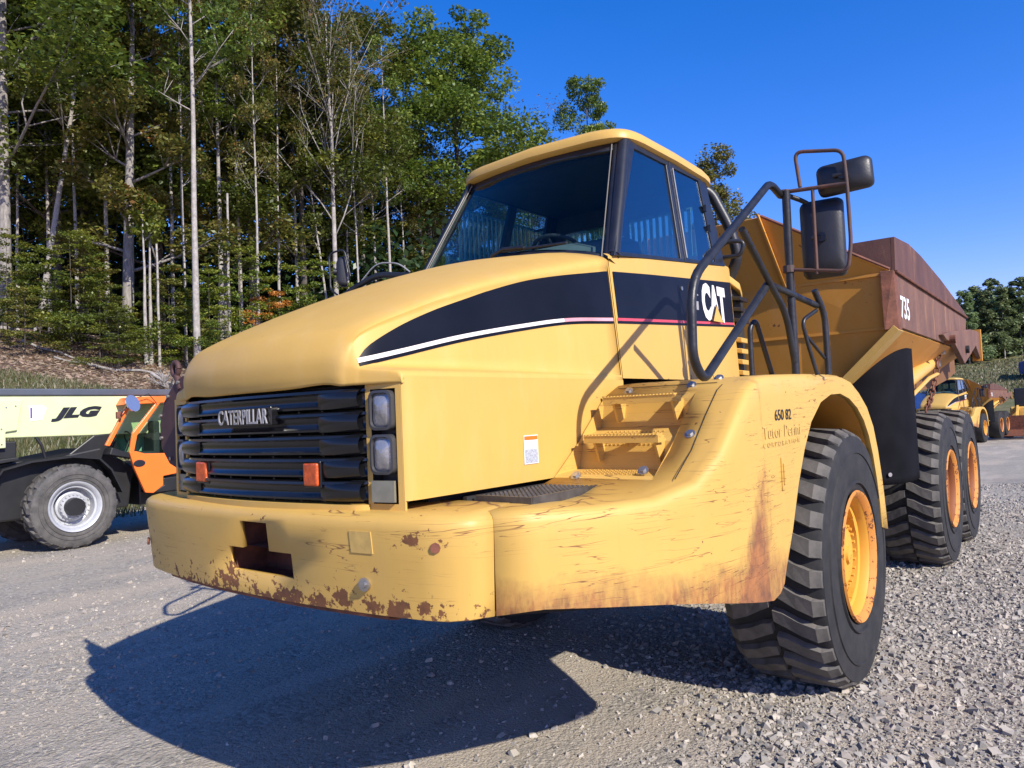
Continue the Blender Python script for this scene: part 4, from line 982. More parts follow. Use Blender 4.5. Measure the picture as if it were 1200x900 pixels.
    for s in (1, -1): box(bm, s*.35, s*.50, -2.9, 1.4, .95, 1.30)
    box(bm, -.5, .5, -2.9, -2.6, .95, 1.3); obj('front_frame', bm, 'dark', T, bevel=.01)
    bm = BM()
    for s in (1, -1): box(bm, s*.35, s*.52, 1.9, 7.0, 1.15, 1.55)
    box(bm, -.4, .4, 1.3, 2.3, .9, 1.45); obj('rear_frame', bm, 'dark', T, bevel=.01)
    bm = BM(); box(bm, -.75, .75, -3.1, -1.5, 1.2, 1.95); box(bm, -.7, .7, -1.5, .3, 1.2, 2.2); obj('engine_block', bm, 'dark', T)
    for y in (0, 4.3, 6.0):
        bm = BM(); tube(bm, [(-1.05, y, .845), (1.05, y, .845)], .16, 16); rbox(bm, (0, y, .85), .6, .5, .5); obj('axle', bm, 'dark', T, bevel=.02)
    for s in (1, -1):
        make_wheel(T, s, 0.0, 1.685, 'rim_h', True)
        make_wheel(T, s, 4.30, 1.66, 'rim_r', False)
        make_wheel(T, s, 6.0, 1.66, 'rim_r', False)

def copy_tree(root, skip=('tread_lug', 'wheel_bolts', 'anti_slip_pips', 'plate_studs', 'chain_link', 'deck_bolt', 'ghost_lettering', 'fleet_number', 'grille_end_cap', 'mirror_cable', 'torn_label')):
    r_ = root.copy(); col.objects.link(r_)
    for ch in list(root.children):
        if any(ch.name.startswith(q) for q in skip): continue
        c = ch.copy(); col.objects.link(c); c.parent = r_
        for g in list(ch.children):
            if any(g.name.startswith(q) for q in skip): continue
            d = g.copy(); col.objects.link(d); d.parent = c
    return r_

truck = empty('dump_truck', (0, 0, 0), 'large yellow articulated dump truck with rust-streaked bumper and fender, filling the picture', 'dump truck')
build_truck(truck)

# ------------------------------------------------------------------ ground
def axis(lo, hi, dense, step, far):
    a = list(np.arange(dense[0], dense[1]+1e-6, step))
    x = dense[1]; s_ = step
    while x < hi: s_ *= 1.22; x += min(s_, far); a.append(x)
    x = dense[0]; s_ = step; b = []
    while x > lo: s_ *= 1.22; x -= min(s_, far); b.append(x)
    return b[::-1]+a
def rut(x, y):
    return 0.018*math.sin(x*0.9+0.4*math.sin(y*0.5))*math.sin(y*0.35+1.0)+0.012*math.sin(x*2.3+y*1.1)
def gz(x, y): return ground_z(x, y)+(rut(x, y) if x < 12 else 0)*min(1, max(0.0, (math.hypot(x-0.5, y-2.5)-0.0)/14.0))
def ground_mat():
    mt, n, b = new_mat('gravel_ground'); vec = objco(n); s = xyz(n)
    big = noise(n, vec, 0.35, 4, 0.5); med = noise(n, vec, 2.2, 6, 0.6); fine = noise(n, vec, 45, 6, 0.7)
    vo = N(n, 'ShaderNodeTexVoronoi'); vo.inputs['Scale'].default_value = 27; vo.inputs['Randomness'].default_value = 1; L(n, vec, vo.inputs['Vector'])
    vo2 = N(n, 'ShaderNodeTexVoronoi'); vo2.inputs['Scale'].default_value = 62; L(n, vec, vo2.inputs['Vector'])
    stone = mix(n, vo.outputs['Color'], (0.23, 0.215, 0.205), (0.36, 0.335, 0.315))
    hs_ = N(n, 'ShaderNodeSeparateColor'); L(n, vo.outputs['Color'], hs_.inputs[0])
    stone = mix(n, hs_.outputs[0], (0.26, 0.234, 0.195), (0.47, 0.42, 0.345))
    hs2 = N(n, 'ShaderNodeSeparateColor'); L(n, vo2.outputs['Color'], hs2.inputs[0])
    grit = mix(n, hs2.outputs[0], (0.335, 0.295, 0.238), (0.455, 0.40, 0.322))
    # packed dirt areas
    dirt = mix(n, ramp(n, fine, 0.3, 0.7), (0.42, 0.352, 0.268), (0.52, 0.44, 0.34))
    c = mix(n, ramp(n, med, 0.42, 0.55), grit, stone)
    tr = noise(n, objco(n, (0.9, 0.25, 1), (0, 0, R(12))), 0.9, 5, 0.6)
    dm = ramp(n, tr, 0.50, 0.60)
    c = mix(n, mth(n, 'MULTIPLY', dm, 0.85), c, dirt)
    c = mix(n, mth(n, 'MULTIPLY', ramp(n, big, 0.45, 0.7), 0.25), c, (0.24, 0.215, 0.19))
    trk = noise(n, objco(n, (2.2, 0.22, 1), (0, 0, R(38))), 1.0, 3, 0.5)
    c = mix(n, mth(n, 'MULTIPLY', ramp(n, trk, 0.56, 0.66), 0.55), c, (0.50, 0.435, 0.36))
    dmp = noise(n, objco(n, (0.6, 0.35, 1), (0, 0, R(-30)), (4, 2, 0)), 1.0, 5, 0.6)
    c = mix(n, mth(n, 'MULTIPLY', ramp(n, dmp, 0.60, 0.72), 0.35), c, (0.17, 0.15, 0.135))
    # bank: leaf litter and thin grass away from the yard, by place
    edge = mth(n, 'ADD', s[0], mth(n, 'MULTIPLY', noise(n, vec, 0.8, 4), 3.0))
    bank = mrange(n, edge, -13.2, -14.2)
    gcol = mix(n, ramp(n, noise(n, vec, 3, 7, 0.7), 0.4, 0.62), (0.085, 0.105, 0.028), (0.25, 0.20, 0.115))
    lit = mix(n, ramp(n, noise(n, vec, 9, 7, 0.75), 0.4, 0.62), (0.38, 0.28, 0.20), (0.16, 0.115, 0.075))
    up = mrange(n, mth(n, 'ADD', s[0], mth(n, 'MULTIPLY', noise(n, vec, 0.9, 4), 5)), -19.5, -23.0)
    gcol = mix(n, up, gcol, lit)
    c = mix(n, bank, c, gcol)
    far = mrange(n, mth(n, 'ADD', s[1], mth(n, 'MULTIPLY', noise(n, vec, 0.2, 4), 8)), 74, 80)
    hill = mix(n, ramp(n, noise(n, objco(n, (1, 3, 1)), 0.25, 7, 0.7), 0.4, 0.62), (0.10, 0.12, 0.035), (0.20, 0.155, 0.09))
    c = mix(n, far, c, hill)
    L(n, c, b.inputs['Base Color']); b.inputs['Roughness'].default_value = 0.9; b.inputs['Specular IOR Level'].default_value = 0.25
    dd = mth(n, 'SUBTRACT', 1.0, mth(n, 'MULTIPLY', vo.outputs['Distance'], 1.6))
    st_h = mth(n, 'MULTIPLY', mth(n, 'MULTIPLY', dd, mth(n, 'ADD', mth(n, 'MULTIPLY', hs_.outputs[1], 0.9), 0.3)), mth(n, 'SUBTRACT', 1.0, mth(n, 'MULTIPLY', dm, 0.75)))
    h = mth(n, 'ADD', mth(n, 'ADD', mth(n, 'MULTIPLY', st_h, 0.6), mth(n, 'MULTIPLY', fine, 0.75)), mth(n, 'MULTIPLY', vo2.outputs['Distance'], -0.35))
    bump(n, b, h, 0.9, 0.028)
    return mt
xs = axis(-900, 900, (-30, 10), 0.5, 60); ys = axis(-300, 1500, (-8, 20), 0.5, 60)
gm = BM(); vs = [[gm.verts.new((x, y, gz(x, y))) for x in xs] for y in ys]
for i in range(len(ys)-1):
    for j in range(len(xs)-1): gm.faces.new((vs[i][j], vs[i][j+1], vs[i+1][j+1], vs[i+1][j]))
kind(obj('ground', gm, ground_mat(), smooth=60), 'structure')

# loose stones: one heap of real geometry, denser close to the camera
rng = np.random.default_rng(5)
def stones():
    cb_ = np.array([(-1,-1,-1),(1,-1,-1),(1,1,-1),(-1,1,-1),(-1,-1,1),(1,-1,1),(1,1,1),(-1,1,1)], float)*.72
    fc = np.array([(0,2,1),(0,3,2),(4,5,6),(4,6,7),(0,1,5),(0,5,4),(1,2,6),(1,6,5),(2,3,7),(2,7,6),(3,0,4),(3,4,7)])
    shapes = []
    for k in range(60):
        q = cb_+rng.normal(0, .26, (8, 3)); q[4:, :2] *= rng.uniform(.45, .9)
        shapes.append(q*np.array([1.05, rng.uniform(.6, 1.0), rng.uniform(.45, .85)]))
    F = Vector((v.x, v.y, 0)).normalized(); Rr = Vector((r.x, r.y, 0))
    N1 = 150000; P = []
    # sample depth with density ~ 1/depth (constant in picture)
    D = np.exp(rng.uniform(math.log(1.9), math.log(17), N1*2)); U = rng.uniform(-.80, .80, N1*2)
    X = CAM.x+D*F.x+D*U*Rr.x; Y = CAM.y+D*F.y+D*U*Rr.y
    # patches of packed ground carry fewer stones
    pat = np.sin(X*.8+1.3*np.sin(Y*.6))+np.sin(Y*.9-.7*X+.5)+.6*np.sin(2.3*X+1.7*Y)
    keep = rng.uniform(0, 1, N1*2) < np.clip(.55+pat*.40, .08, 1)*np.clip((X+3.2)/4.5, .35, 1)
    keep &= (X > -13.0)
    for wx, wy in ((1.36, 0), (-1.36, 0), (1.34, 4.3), (1.34, 6.0)): keep &= ~((np.abs(X-wx) < .27) & (np.abs(Y-wy) < .22))
    X, Y, D = X[keep][:N1], Y[keep][:N1], D[keep][:N1]; n_ = len(X)
    S = rng.lognormal(math.log(.0082), .58, n_)*(1+.04*D); S = S*np.clip((X+4.5)/5.5, .55, 1.0); S = np.clip(S, .004, .036)
    V_ = np.zeros((n_, 8, 3)); 
    ids = rng.integers(0, 60, n_); sh_ = np.array(shapes)[ids]*S[:, None, None]
    a = rng.uniform(0, 6.28, n_); ca, sa = np.cos(a)[:, None], np.sin(a)[:, None]
    tx = rng.normal(0, .45, n_)[:, None]
    x0, y0, z0 = sh_[:, :, 0], sh_[:, :, 1], sh_[:, :, 2]
    y0, z0 = y0*np.cos(tx)-z0*np.sin(tx), y0*np.sin(tx)+z0*np.cos(tx)
    Z = np.array([gz(px, py_) for px, py_ in zip(X, Y)])
    V_[:, :, 0] = x0*ca-y0*sa+X[:, None]; V_[:, :, 1] = x0*sa+y0*ca+Y[:, None]; V_[:, :, 2] = z0+(Z+S*.16)[:, None]
    me = bpy.data.meshes.new('gravel'); nv = n_*8; nf = n_*12
    me.vertices.add(nv); me.vertices.foreach_set('co', V_.reshape(-1))
    idx = (fc[None]+(np.arange(n_)*8)[:, None, None]).reshape(-1)
    me.loops.add(nf*3); me.loops.foreach_set('vertex_index', idx.astype(np.int32))
    me.polygons.add(nf); me.polygons.foreach_set('loop_start', np.arange(0, nf*3, 3, dtype=np.int32)); me.polygons.foreach_set('loop_total', np.full(nf, 3, dtype=np.int32))
    me.update(); me.validate(); me.shade_flat()
    at_ = me.attributes.new('tone', 'FLOAT', 'POINT'); at_.data.foreach_set('value', np.repeat(rng.uniform(0, 1, n_), 8).astype(np.float32))
    mt, n, b = new_mat('loose_stone'); an = N(n, 'ShaderNodeAttribute'); an.attribute_name = 'tone'
    rp = N(n, 'ShaderNodeValToRGB'); e = rp.color_ramp.elements; e[0].color = (.17, .16, .15, 1); e[1].color = (.54, .49, .405, 1)
    for p_, c_ in ((.3, (.275, .252, .215, 1)), (.55, (.385, .345, .285, 1)), (.75, (.32, .275, .228, 1)), (.9, (.41, .35, .28, 1))): q = e.new(p_); q.color = c_
    L(n, an.outputs['Fac'], rp.inputs[0]); c = mix(n, ramp(n, noise(n, objco(n), 90, 4), .35, .65), rp.outputs[0], (.30, .27, .24))
    c2 = mix(n, 0.4, rp.outputs[0], c); L(n, c2, b.inputs['Base Color']); b.inputs['Roughness'].default_value = .85
    me.materials.append(mt)
    o = bpy.data.objects.new('gravel', me); col.objects.link(o); kind(o, 'stuff'); o['label'] = 'loose grey crushed stone covering the yard'
    return o
stones()

# ------------------------------------------------------------------ foliage
def leafmat(name, cols, trans=.35):
    mt = bpy.data.materials.new(name); mt.use_nodes = True; n = mt.node_tree; n.nodes.clear()
    o = N(n, 'ShaderNodeOutputMaterial'); an = N(n, 'ShaderNodeAttribute'); an.attribute_name = 'tone'
    rp = N(n, 'ShaderNodeValToRGB'); e = rp.color_ramp.elements
    e[0].color = cols[0]+(1,); e[1].color = cols[-1]+(1,)
    for i, c in enumerate(cols[1:-1]): q = e.new((i+1)/(len(cols)-1)); q.color = c+(1,)
    L(n, an.outputs['Fac'], rp.inputs[0])
    oi = N(n, 'ShaderNodeObjectInfo'); hv = N(n, 'ShaderNodeHueSaturation'); L(n, rp.outputs[0], hv.inputs['Color'])
    L(n, mrange(n, oi.outputs['Random'], 0, 1, .485, .512), hv.inputs['Hue']); L(n, mrange(n, oi.outputs['Random'], 0, 1, .8, 1.2), hv.inputs['Value'])
    d = N(n, 'ShaderNodeBsdfDiffuse'); t = N(n, 'ShaderNodeBsdfTranslucent'); g = N(n, 'ShaderNodeBsdfGlossy'); g.inputs['Roughness'].default_value = .45
    L(n, hv.outputs[0], d.inputs[0]); L(n, hv.outputs[0], t.inputs[0])
    m1 = N(n, 'ShaderNodeMixShader'); m1.inputs[0].default_value = trans; L(n, d.outputs[0], m1.inputs[1]); L(n, t.outputs[0], m1.inputs[2])
    m2 = N(n, 'ShaderNodeMixShader'); m2.inputs[0].default_value = .05; L(n, m1.outputs[0], m2.inputs[1]); L(n, g.outputs[0], m2.inputs[2])
    L(n, m2.outputs[0], o.inputs[0]); return mt
LM = {'green': leafmat('leaf_green', [(.035, .062, .010), (.08, .12, .015), (.15, .19, .022), (.25, .27, .035)]),
      'sage': leafmat('leaf_sage', [(.08, .12, .05), (.15, .20, .08), (.22, .28, .12), (.30, .36, .16)]),
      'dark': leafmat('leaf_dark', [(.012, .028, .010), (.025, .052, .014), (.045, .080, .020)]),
      'bright': leafmat('leaf_bright', [(.045, .08, .012), (.10, .145, .016), (.19, .22, .024), (.30, .28, .04)]),
      'autumn': leafmat('leaf_autumn', [(.05, .085, .015), (.11, .13, .025), (.20, .17, .03), (.12, .15, .03), (.30, .13, .035)]),
      'orange': leafmat('leaf_orange', [(.34, .17, .03), (.55, .24, .04), (.52, .18, .03), (.40, .27, .05)]),
      'brown': leafmat('twig_brown', [(.10, .085, .07), (.17, .14, .11), (.13, .11, .05)]),
      'grass': leafmat('grass_blades', [(.06, .08, .02), (.11, .12, .035), (.22, .18, .10), (.09, .11, .03)]),
      'litter': leafmat('dry_litter', [(.20, .15, .10), (.46, .36, .27), (.52, .38, .27), (.32, .28, .17)])}
def bark(name, a, b_, sc_=(6, 6, 1.2)):
    mt, n, b = new_mat(name); vec = objco(n, sc_)
    f = noise(n, vec, 2.2, 7, .7); c = mix(n, ramp(n, f, .4, .6), a, b_); L(n, c, b.inputs['Base Color']); b.inputs['Roughness'].default_value = .9
    bump(n, b, f, .6, .03); return mt
BK = {'grey': bark('bark_grey', (.17, .155, .14), (.30, .275, .25)), 'pale': bark('bark_pale', (.24, .22, .195), (.38, .35, .32), (3, 3, 2.5)), 'dark': bark('bark_dark', (.05, .042, .036), (.10, .085, .07))}
def leaf_arrays(centres, radii, counts, size, seed, flat=.6, upbias=.5):
    g = np.random.default_rng(seed); Cs = []; T_ = []
    for c, rad, cnt in zip(centres, radii, counts):
        d = g.normal(0, 1, (cnt, 3)); d /= np.linalg.norm(d, axis=1)[:, None]
        rr = g.uniform(.25, 1, (cnt, 1))**.6
        p = np.array(c)+d*rr*np.array([rad, rad, rad*flat]); Cs.append(p); T_.append(np.full(cnt, g.uniform(0, 1)*.5)+g.uniform(0, .5, cnt))
    P = np.concatenate(Cs); T_ = np.concatenate(T_); n_ = len(P)
    nrm = g.normal(0, 1, (n_, 3)); nrm[:, 2] = np.abs(nrm[:, 2])+upbias; nrm /= np.linalg.norm(nrm, axis=1)[:, None]
    ax = g.normal(0, 1, (n_, 3)); t1 = np.cross(nrm, ax); t1 /= np.linalg.norm(t1, axis=1)[:, None]; t2 = np.cross(nrm, t1)
    s_ = (size*g.uniform(.6, 1.35, n_))[:, None]
    V_ = np.stack([P-t1*s_, P-t2*s_*.55+nrm*s_*.12, P+t1*s_, P+t2*s_*.55+nrm*s_*.12], 1)
    return V_, T_
def leaf_mesh(name, V_, T_, mat):
    n_ = len(V_); me = bpy.data.meshes.new(name); me.vertices.add(n_*4); me.vertices.foreach_set('co', V_.reshape(-1).astype(np.float32))
    me.loops.add(n_*4); me.loops.foreach_set('vertex_index', np.arange(n_*4, dtype=np.int32)); me.polygons.add(n_)
    me.polygons.foreach_set('loop_start', np.arange(0, n_*4, 4, dtype=np.int32)); me.polygons.foreach_set('loop_total', np.full(n_, 4, dtype=np.int32))
    me.update(); a = me.attributes.new('tone', 'FLOAT', 'POINT'); a.data.foreach_set('value', np.repeat(T_, 4).astype(np.float32)); me.materials.append(mat)
    return me
def limb(bm, p, d, ln, rad, g, depth, tips, bend=.25, kids=5, seg=6, gnarl=.10):
    pts = [Vector(p)]; d = Vector(d).normalized(); n_ = max(3, int(ln/1.0)) if depth > 0 else 3
    for i in range(n_):
        d = (d+Vector((g.normal(0, gnarl), g.normal(0, gnarl), g.normal(0, gnarl*.5)+bend*.12))).normalized(); pts.append(pts[-1]+d*ln/n_)
    tube(bm, pts, rad, seg, True, rad*.35)
    tips.append((pts[-1], ln)); 
    if depth <= 0: return
    for k in range(kids):
        t = g.uniform(.3, .95); i = int(t*n_); q = pts[i]; a = g.uniform(0, 6.28)
        dd = (d*.75+Vector((math.cos(a), math.sin(a), g.uniform(0, .7)))*.75).normalized()
        limb(bm, q, dd, ln*g.uniform(.4, .65), rad*.5, g, depth-1, tips, bend, kids, 5)
def tree_meshes(key, seed, H, rad, base, leafkey, barkkey, nleaf, size, lean=(0, 0), fork=None, nl=14, ang=.8, flat=.55, spread=1.0, twigs=False, top=.98, clump=1.0, depth=1, gnarl=.02, snag=False, cr=None):
    g = np.random.default_rng(seed); bm = BM(); tips = []
    n_ = 12; pts = []; off = Vector((0, 0, 0))
    for i in range(n_+1):
        t = i/n_; off = off+Vector((g.normal(0, gnarl*H/12), g.normal(0, gnarl*H/12), 0)); pts.append(Vector((lean[0]*t*H, lean[1]*t*H, H*t*top))+off*t)
    tube(bm, pts, rad, 9, True, rad*.18 if not snag else rad*.6)
    tube(bm, [pts[0]-Vector((0, 0, .5)), pts[0]+Vector((0, 0, .35))], rad*1.35, 9, True, rad*.98)
    def at_h(t): i = min(n_-1, int(t*n_)); return pts[i].lerp(pts[i+1], t*n_-i)
    for k in range(nl):
        t = base+(1-base)*((k+.5)/nl)**.9*.97; a = k*2.4+g.uniform(-.5, .5); ln = H*.23*spread*(1.15-t*.75)*g.uniform(.7, 1.25)
        if twigs: dd = Vector((math.cos(a)*.42, math.sin(a)*.42, 1)); ln *= 1.6
        else: dd = Vector((math.cos(a), math.sin(a), ang*(.3+t*.9)))
        limb(bm, at_h(t), dd, ln, rad*(.34 if not twigs else .30)*(1.2-t), g, depth, tips, kids=5 if not twigs else 4, bend=.1 if not twigs else .5)
    me = bpy.data.meshes.new('trunk'); bm.to_mesh(me); bm.free(); me.materials.append(BK[barkkey]); me.shade_smooth()
    crown = None
    if nleaf:
        tips.append((pts[-1], H*.15)); c = [tuple(p) for p, l in tips]
        rr = [min(1.9, max(.45, l*.42))*clump*g.uniform(.7, 1.25) for p, l in tips]
        wgt = np.array([x**1.6 for x in rr]); wgt /= wgt.sum(); cn = np.maximum(4, (wgt*nleaf).astype(int))
        V_, T_ = leaf_arrays(c, rr, cn, size, seed+1, flat); crown = leaf_mesh('crown', V_, T_, LM[leafkey])
    return me, crown
TM = {}
TM['green1'] = tree_meshes('g1', 11, 24, .22, .30, 'green', 'grey', 30000, .115, nl=22, flat=.75)
TM['green2'] = tree_meshes('g2', 12, 22, .20, .22, 'green', 'dark', 30000, .115, nl=22, spread=.9, flat=.8)
TM['dark1'] = tree_meshes('d1', 13, 24, .24, .15, 'green', 'dark', 30000, .12, nl=24, spread=.95)
TM['oak'] = tree_meshes('oak', 14, 23, .28, .34, 'green', 'dark', 42000, .14, nl=24, spread=1.25, clump=1.15, flat=.7)
TM['autumn'] = tree_meshes('a1', 15, 20, .24, .16, 'autumn', 'grey', 17000, .10, nl=22, spread=.62, lean=(.03, .02), flat=.6)
TM['autumnfull'] = tree_meshes('af', 34, 22, .24, .2, 'autumn', 'grey', 20000, .14, nl=24, spread=.75, flat=.95, clump=1.2)
TM['fan'] = tree_meshes('fan', 16, 22, .15, .36, 'autumn', 'pale', 5000, .085, nl=17, twigs=True, spread=.8, depth=2, clump=.8, top=.8)
TM['slim'] = tree_meshes('slim', 17, 22, .155, .50, 'green', 'pale', 6500, .10, nl=12, spread=.7, gnarl=.012)
TM['slim2'] = tree_meshes('slim2', 18, 20, .11, .45, 'autumn', 'pale', 5500, .09, nl=12, spread=.65, gnarl=.03)
TM['lean'] = tree_meshes('lean', 19, 17, .13, .45, 'green', 'pale', 4500, .10, nl=9, spread=.8, lean=(.03, .13), gnarl=.03)
TM['twig'] = tree_meshes('twig', 20, 21, .13, .30, 'brown', 'grey', 2500, .08, nl=18, twigs=True, spread=.9, depth=2)
TM['snag'] = tree_meshes('snag', 21, 7.5, .075, .6, None, 'pale', 0, 0, nl=3, spread=.4, snag=True, gnarl=.02)
TM['stem'] = tree_meshes('stem', 22, 8, .10, .7, 'bright', 'pale', 500, .12, nl=5, spread=.6, gnarl=.02)
TM['under1'] = tree_meshes('u1', 23, 8, .05, .06, 'bright', 'dark', 8500, .085, nl=20, spread=1.5, ang=.1, flat=.22, gnarl=.03)
TM['under2'] = tree_meshes('u2', 24, 7, .05, .06, 'green', 'dark', 8500, .085, nl=18, spread=1.6, ang=.1, flat=.22, gnarl=.03)
TM['underA'] = tree_meshes('u3', 25, 6, .05, .10, 'orange', 'dark', 2600, .085, nl=12, spread=1.3, ang=.1, flat=.25)
TM['underB'] = tree_meshes('u4', 26, 7, .05, .10, 'autumn', 'dark', 6500, .085, nl=16, spread=1.4, ang=.1, flat=.25)
TM['farbirch'] = tree_meshes('fb', 27, 15, .12, .05, 'sage', 'pale', 11000, .20, nl=26, spread=.62, flat=1.1)
TM['farround'] = tree_meshes('fr', 28, 16, .20, .25, 'sage', 'dark', 9000, .24, nl=22, spread=.9, flat=.8)
def place(px, D): 
    q = (px-600)/867.37; F = Vector((v.x, v.y, 0)).normalized()
    p = CAM+(Vector(v)+r2*q)*D; return p.x, p.y
def tree(name, kindk, px, D, label, cat='tree', group=None, h=1.0, rz=None, wd=1.0, dz=0.0, part='crown'):
    x, y = place(px, D); e = empty(name, (x, y, gz(x, y)-.1+dz), label, cat, group, rz if rz is not None else random.uniform(0, 6.28))
    tm, cm = TM[kindk]
    for nm, me in (('trunk', tm), (part, cm)):
        if me is None: continue
        o = bpy.data.objects.new(nm, me); col.objects.link(o); o.parent = e
    e.scale = (wd*h, wd*h, h); return e
random.seed(4)
NT = [
 ('deciduous_tree','green1', 8, 35, 'thick grey trunk with leafy crown at the left edge of the wood', 1.05, 0.4, 1.3),
 ('birch_tree','lean', 45, 36, 'pale leaning birch, second trunk from the left edge of the wood', 1.15, 5.9, 1.1),
 ('maple_tree','autumn', 150, 36, 'big leaning grey trunk clothed in orange and green leaves, left of the birch clump', 1.1, 1.2, 1.15),
 ('birch_tree','stem', 172, 34, 'white birch stem, left of the three standing in a clump', 1.0, 0.3, 1.0),
 ('birch_tree','stem', 178, 34.4, 'white birch stem in the middle of a clump of three', .95, 2.3, 1.1),
 ('birch_tree','snag', 188, 34.2, 'short white stem, right of the three standing in a clump', .8, 1.3, 1.2),
 ('birch_tree','slim2', 219, 36, 'thin twisting white stem just left of the tallest pale trunk', .95, 2.0, .8),
 ('deciduous_tree','slim', 232, 34, 'tall straight pale trunk rising above the hood front', 1.1, 4.2, 1.0),
 ('deciduous_tree','slim', 262, 40, 'grey trunk just right of the tallest pale trunk', .95, 3.1, 1.1),
 ('dead_tree','snag', 271, 37, 'bare white dead stem with its top broken off', 1.25, 0, .9),
 ('birch_tree','slim2', 306, 38, 'thin white trunk beside bright orange leaves', 1.0, 5.2, .8),
 ('deciduous_tree','fan', 397, 42, 'pale trunk fanning out into many bare upright branches over the hood', 1.22, 1.0, 1.0),
 ('birch_tree','lean', 396, 43, 'thin pale stem leaning left across the fan-branched tree', .9, 2.9, .8),
 ('birch_tree','slim2', 425, 44, 'slender pale stem just right of the fan-branched tree', .95, 3.5, .8),
 ('birch_tree','slim', 462, 47, 'slim pale trunk between the fan-branched tree and the cab', 1.0, 1.7, .8),
 ('oak_tree','oak', 545, 55, 'broad dark green oak crown rising behind the windscreen', 1.10, .8, 1.0),
 ('deciduous_tree','twig', 630, 62, 'nearly leafless grey-brown brushy tree left of the cab roof', 1.02, .2, 1.15),
 ('deciduous_tree','green2', 703, 68, 'small green crown poking above the cab roof', 1.27, .7, .8),
 ('deciduous_tree','autumnfull', 848, 82, 'yellow-green and rust-tinted crown seen just behind the cab rear corner', 1.22, 0.6, 1.0),
 ('deciduous_tree','autumn', 262, 44, 'tall yellow-orange tinged crown above the tallest pale trunk', 1.25, .5, 1.2),
]
for nm, k, px, D, lb, h, rz, wd in NT: tree(nm, k, px, D, lb, 'tree', None, h, rz, wd)
more = [(22, 38, 'slim2', .9), (60, 39, 'slim', .85), (92, 37, 'slim2', 1.05), (128, 39, 'slim', .9), (205, 39, 'slim2', 1.1), (285, 41, 'slim', .95), (330, 42, 'slim2', 1.05), (352, 44, 'slim', .9), (412, 46, 'slim2', 1.0), (445, 48, 'slim', .85), (480, 52, 'slim2', .9), (512, 56, 'fan', .8), (600, 66, 'twig', .9), (655, 70, 'twig', .8)]
for px, D, k, hh in more: tree('deciduous_tree', k, px, D, 'thin-stemmed young tree with a sparse crown among the front trunks of the wood', 'tree', 'thin young trees in the wood', hh*random.uniform(.95, 1.08), wd=.9)
fills = [(-60,38,'green2'),(-20,44,'dark1'),(70,40,'green2'),(100,46,'dark1'),(190,44,'dark1'),(300,46,'green1'),(360,44,'green2'),(430,52,'green1'),(455,56,'dark1'),(490,60,'green2'),(505,54,'autumn'),(585,62,'green1'),(640,72,'dark1'),(-110,40,'green1'),(740,78,'green2'),(800,90,'green2')]
for px, D, k in fills:
    hh = 1.0 if px < 450 else (.78 if px < 600 else .66 if px < 700 else .6)
    tree('deciduous_tree', k, px, D, 'dense leafy tree standing in shade behind the pale front trunks of the wood', 'tree', 'leafy trees deep in the wood', hh*random.uniform(.95, 1.1), wd=1.15)
unders = [(10,33,'under1','layered yellow-green sapling at the far left foot of the wood'),(48,32.5,'under2','dark green sapling below the leaning birch'),(85,33,'under1','broad yellow-green sapling left of the leaning big trunk'),(118,32.5,'under2','low green sapling directly left of the big leaning trunk'),(105,34,'underB','reddish tinged sapling above the bank left of the big trunk'),(200,35.5,'underB','brownish-leaved sapling between the birch clump and the tall pale trunk'),(195,36,'under2','green sapling right behind the birch clump'),(248,36,'under1','green sapling right of the tall pale trunk'),(285,38,'under1','bright sapling left of the orange leaves'),(318,38.5,'underA','small tree with vivid orange leaves above the hood'),(340,40,'under2','green sapling right of the orange-leaved tree'),(372,41,'under1','bright sapling left of the fan-branched trunk'),(430,42,'under2','green sapling right of the far side mirror'),(470,46,'underB','yellowing sapling left of the windscreen'),(500,48,'underA','orange-leaved sapling beside the lower left of the windscreen'),(30,30.5,'underB','small brownish bush on the bank edge at far left'),(140,31.5,'under2','low green bush at the foot of the big leaning trunk')]
for px, D, k, lb in unders: tree('sapling', k, px, D, lb, 'sapling', None, random.uniform(.85, 1.15)*(.42 if D < 32 else .62 if px < 130 else .74), wd=1.1, part='foliage')
for i, (px, D, k, h) in enumerate([(1118,128,'farround',.85),(1095,150,'farbirch',.8),(1138,126,'farbirch',.95),(1150,130,'farbirch',.98),(1160,128,'farbirch',.92),(1171,140,'farround',1.08),(1180,127,'farbirch',.92),(1190,130,'farbirch',.86),(1200,128,'farround',.95),(1212,130,'farbirch',1.0),(1228,130,'farround',1.0),(1126,138,'farbirch',.72),(1080,160,'farround',.6)]):
    labs = {0: 'lone small round tree standing just right of the dump body top', 5: 'darker taller tree top above the pale birches at far right'}
    if i in labs: tree('deciduous_tree', k, px, D, labs[i], 'tree', None, h*.78, wd=.8 if i == 0 else 1)
    else: tree('birch_tree', k, px, D, 'grey-green birch in the distant row beyond the grassy slope at right', 'tree', 'distant birches at right', h*.86, wd=1.3)
# deep woodland mass behind the trunks
g = np.random.default_rng(9); cs = []; rs = []; cn = []
for k in range(3000):
    px = g.uniform(-160, 520); D = g.uniform(46, 80); x, y = place(px, D)
    top_h = 19 if px < 440 else 12
    cs.append((x, y, gz(x, y)+g.uniform(.1, 1)*g.uniform(0, top_h))); rs.append(g.uniform(.8, 1.9)); cn.append(28)
for k in range(700):
    px = g.uniform(480, 880); D = g.uniform(66, 96); x, y = place(px, D)
    cs.append((x, y, gz(x, y)+g.uniform(0, 11 if px < 640 else 9))); rs.append(g.uniform(1, 2)); cn.append(26)
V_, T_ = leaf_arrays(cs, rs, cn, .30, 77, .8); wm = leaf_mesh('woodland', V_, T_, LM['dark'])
wo_ = bpy.data.objects.new('woodland', wm); col.objects.link(wo_); kind(wo_, 'stuff'); wo_['label'] = 'dark mass of leaves deep inside the wood'
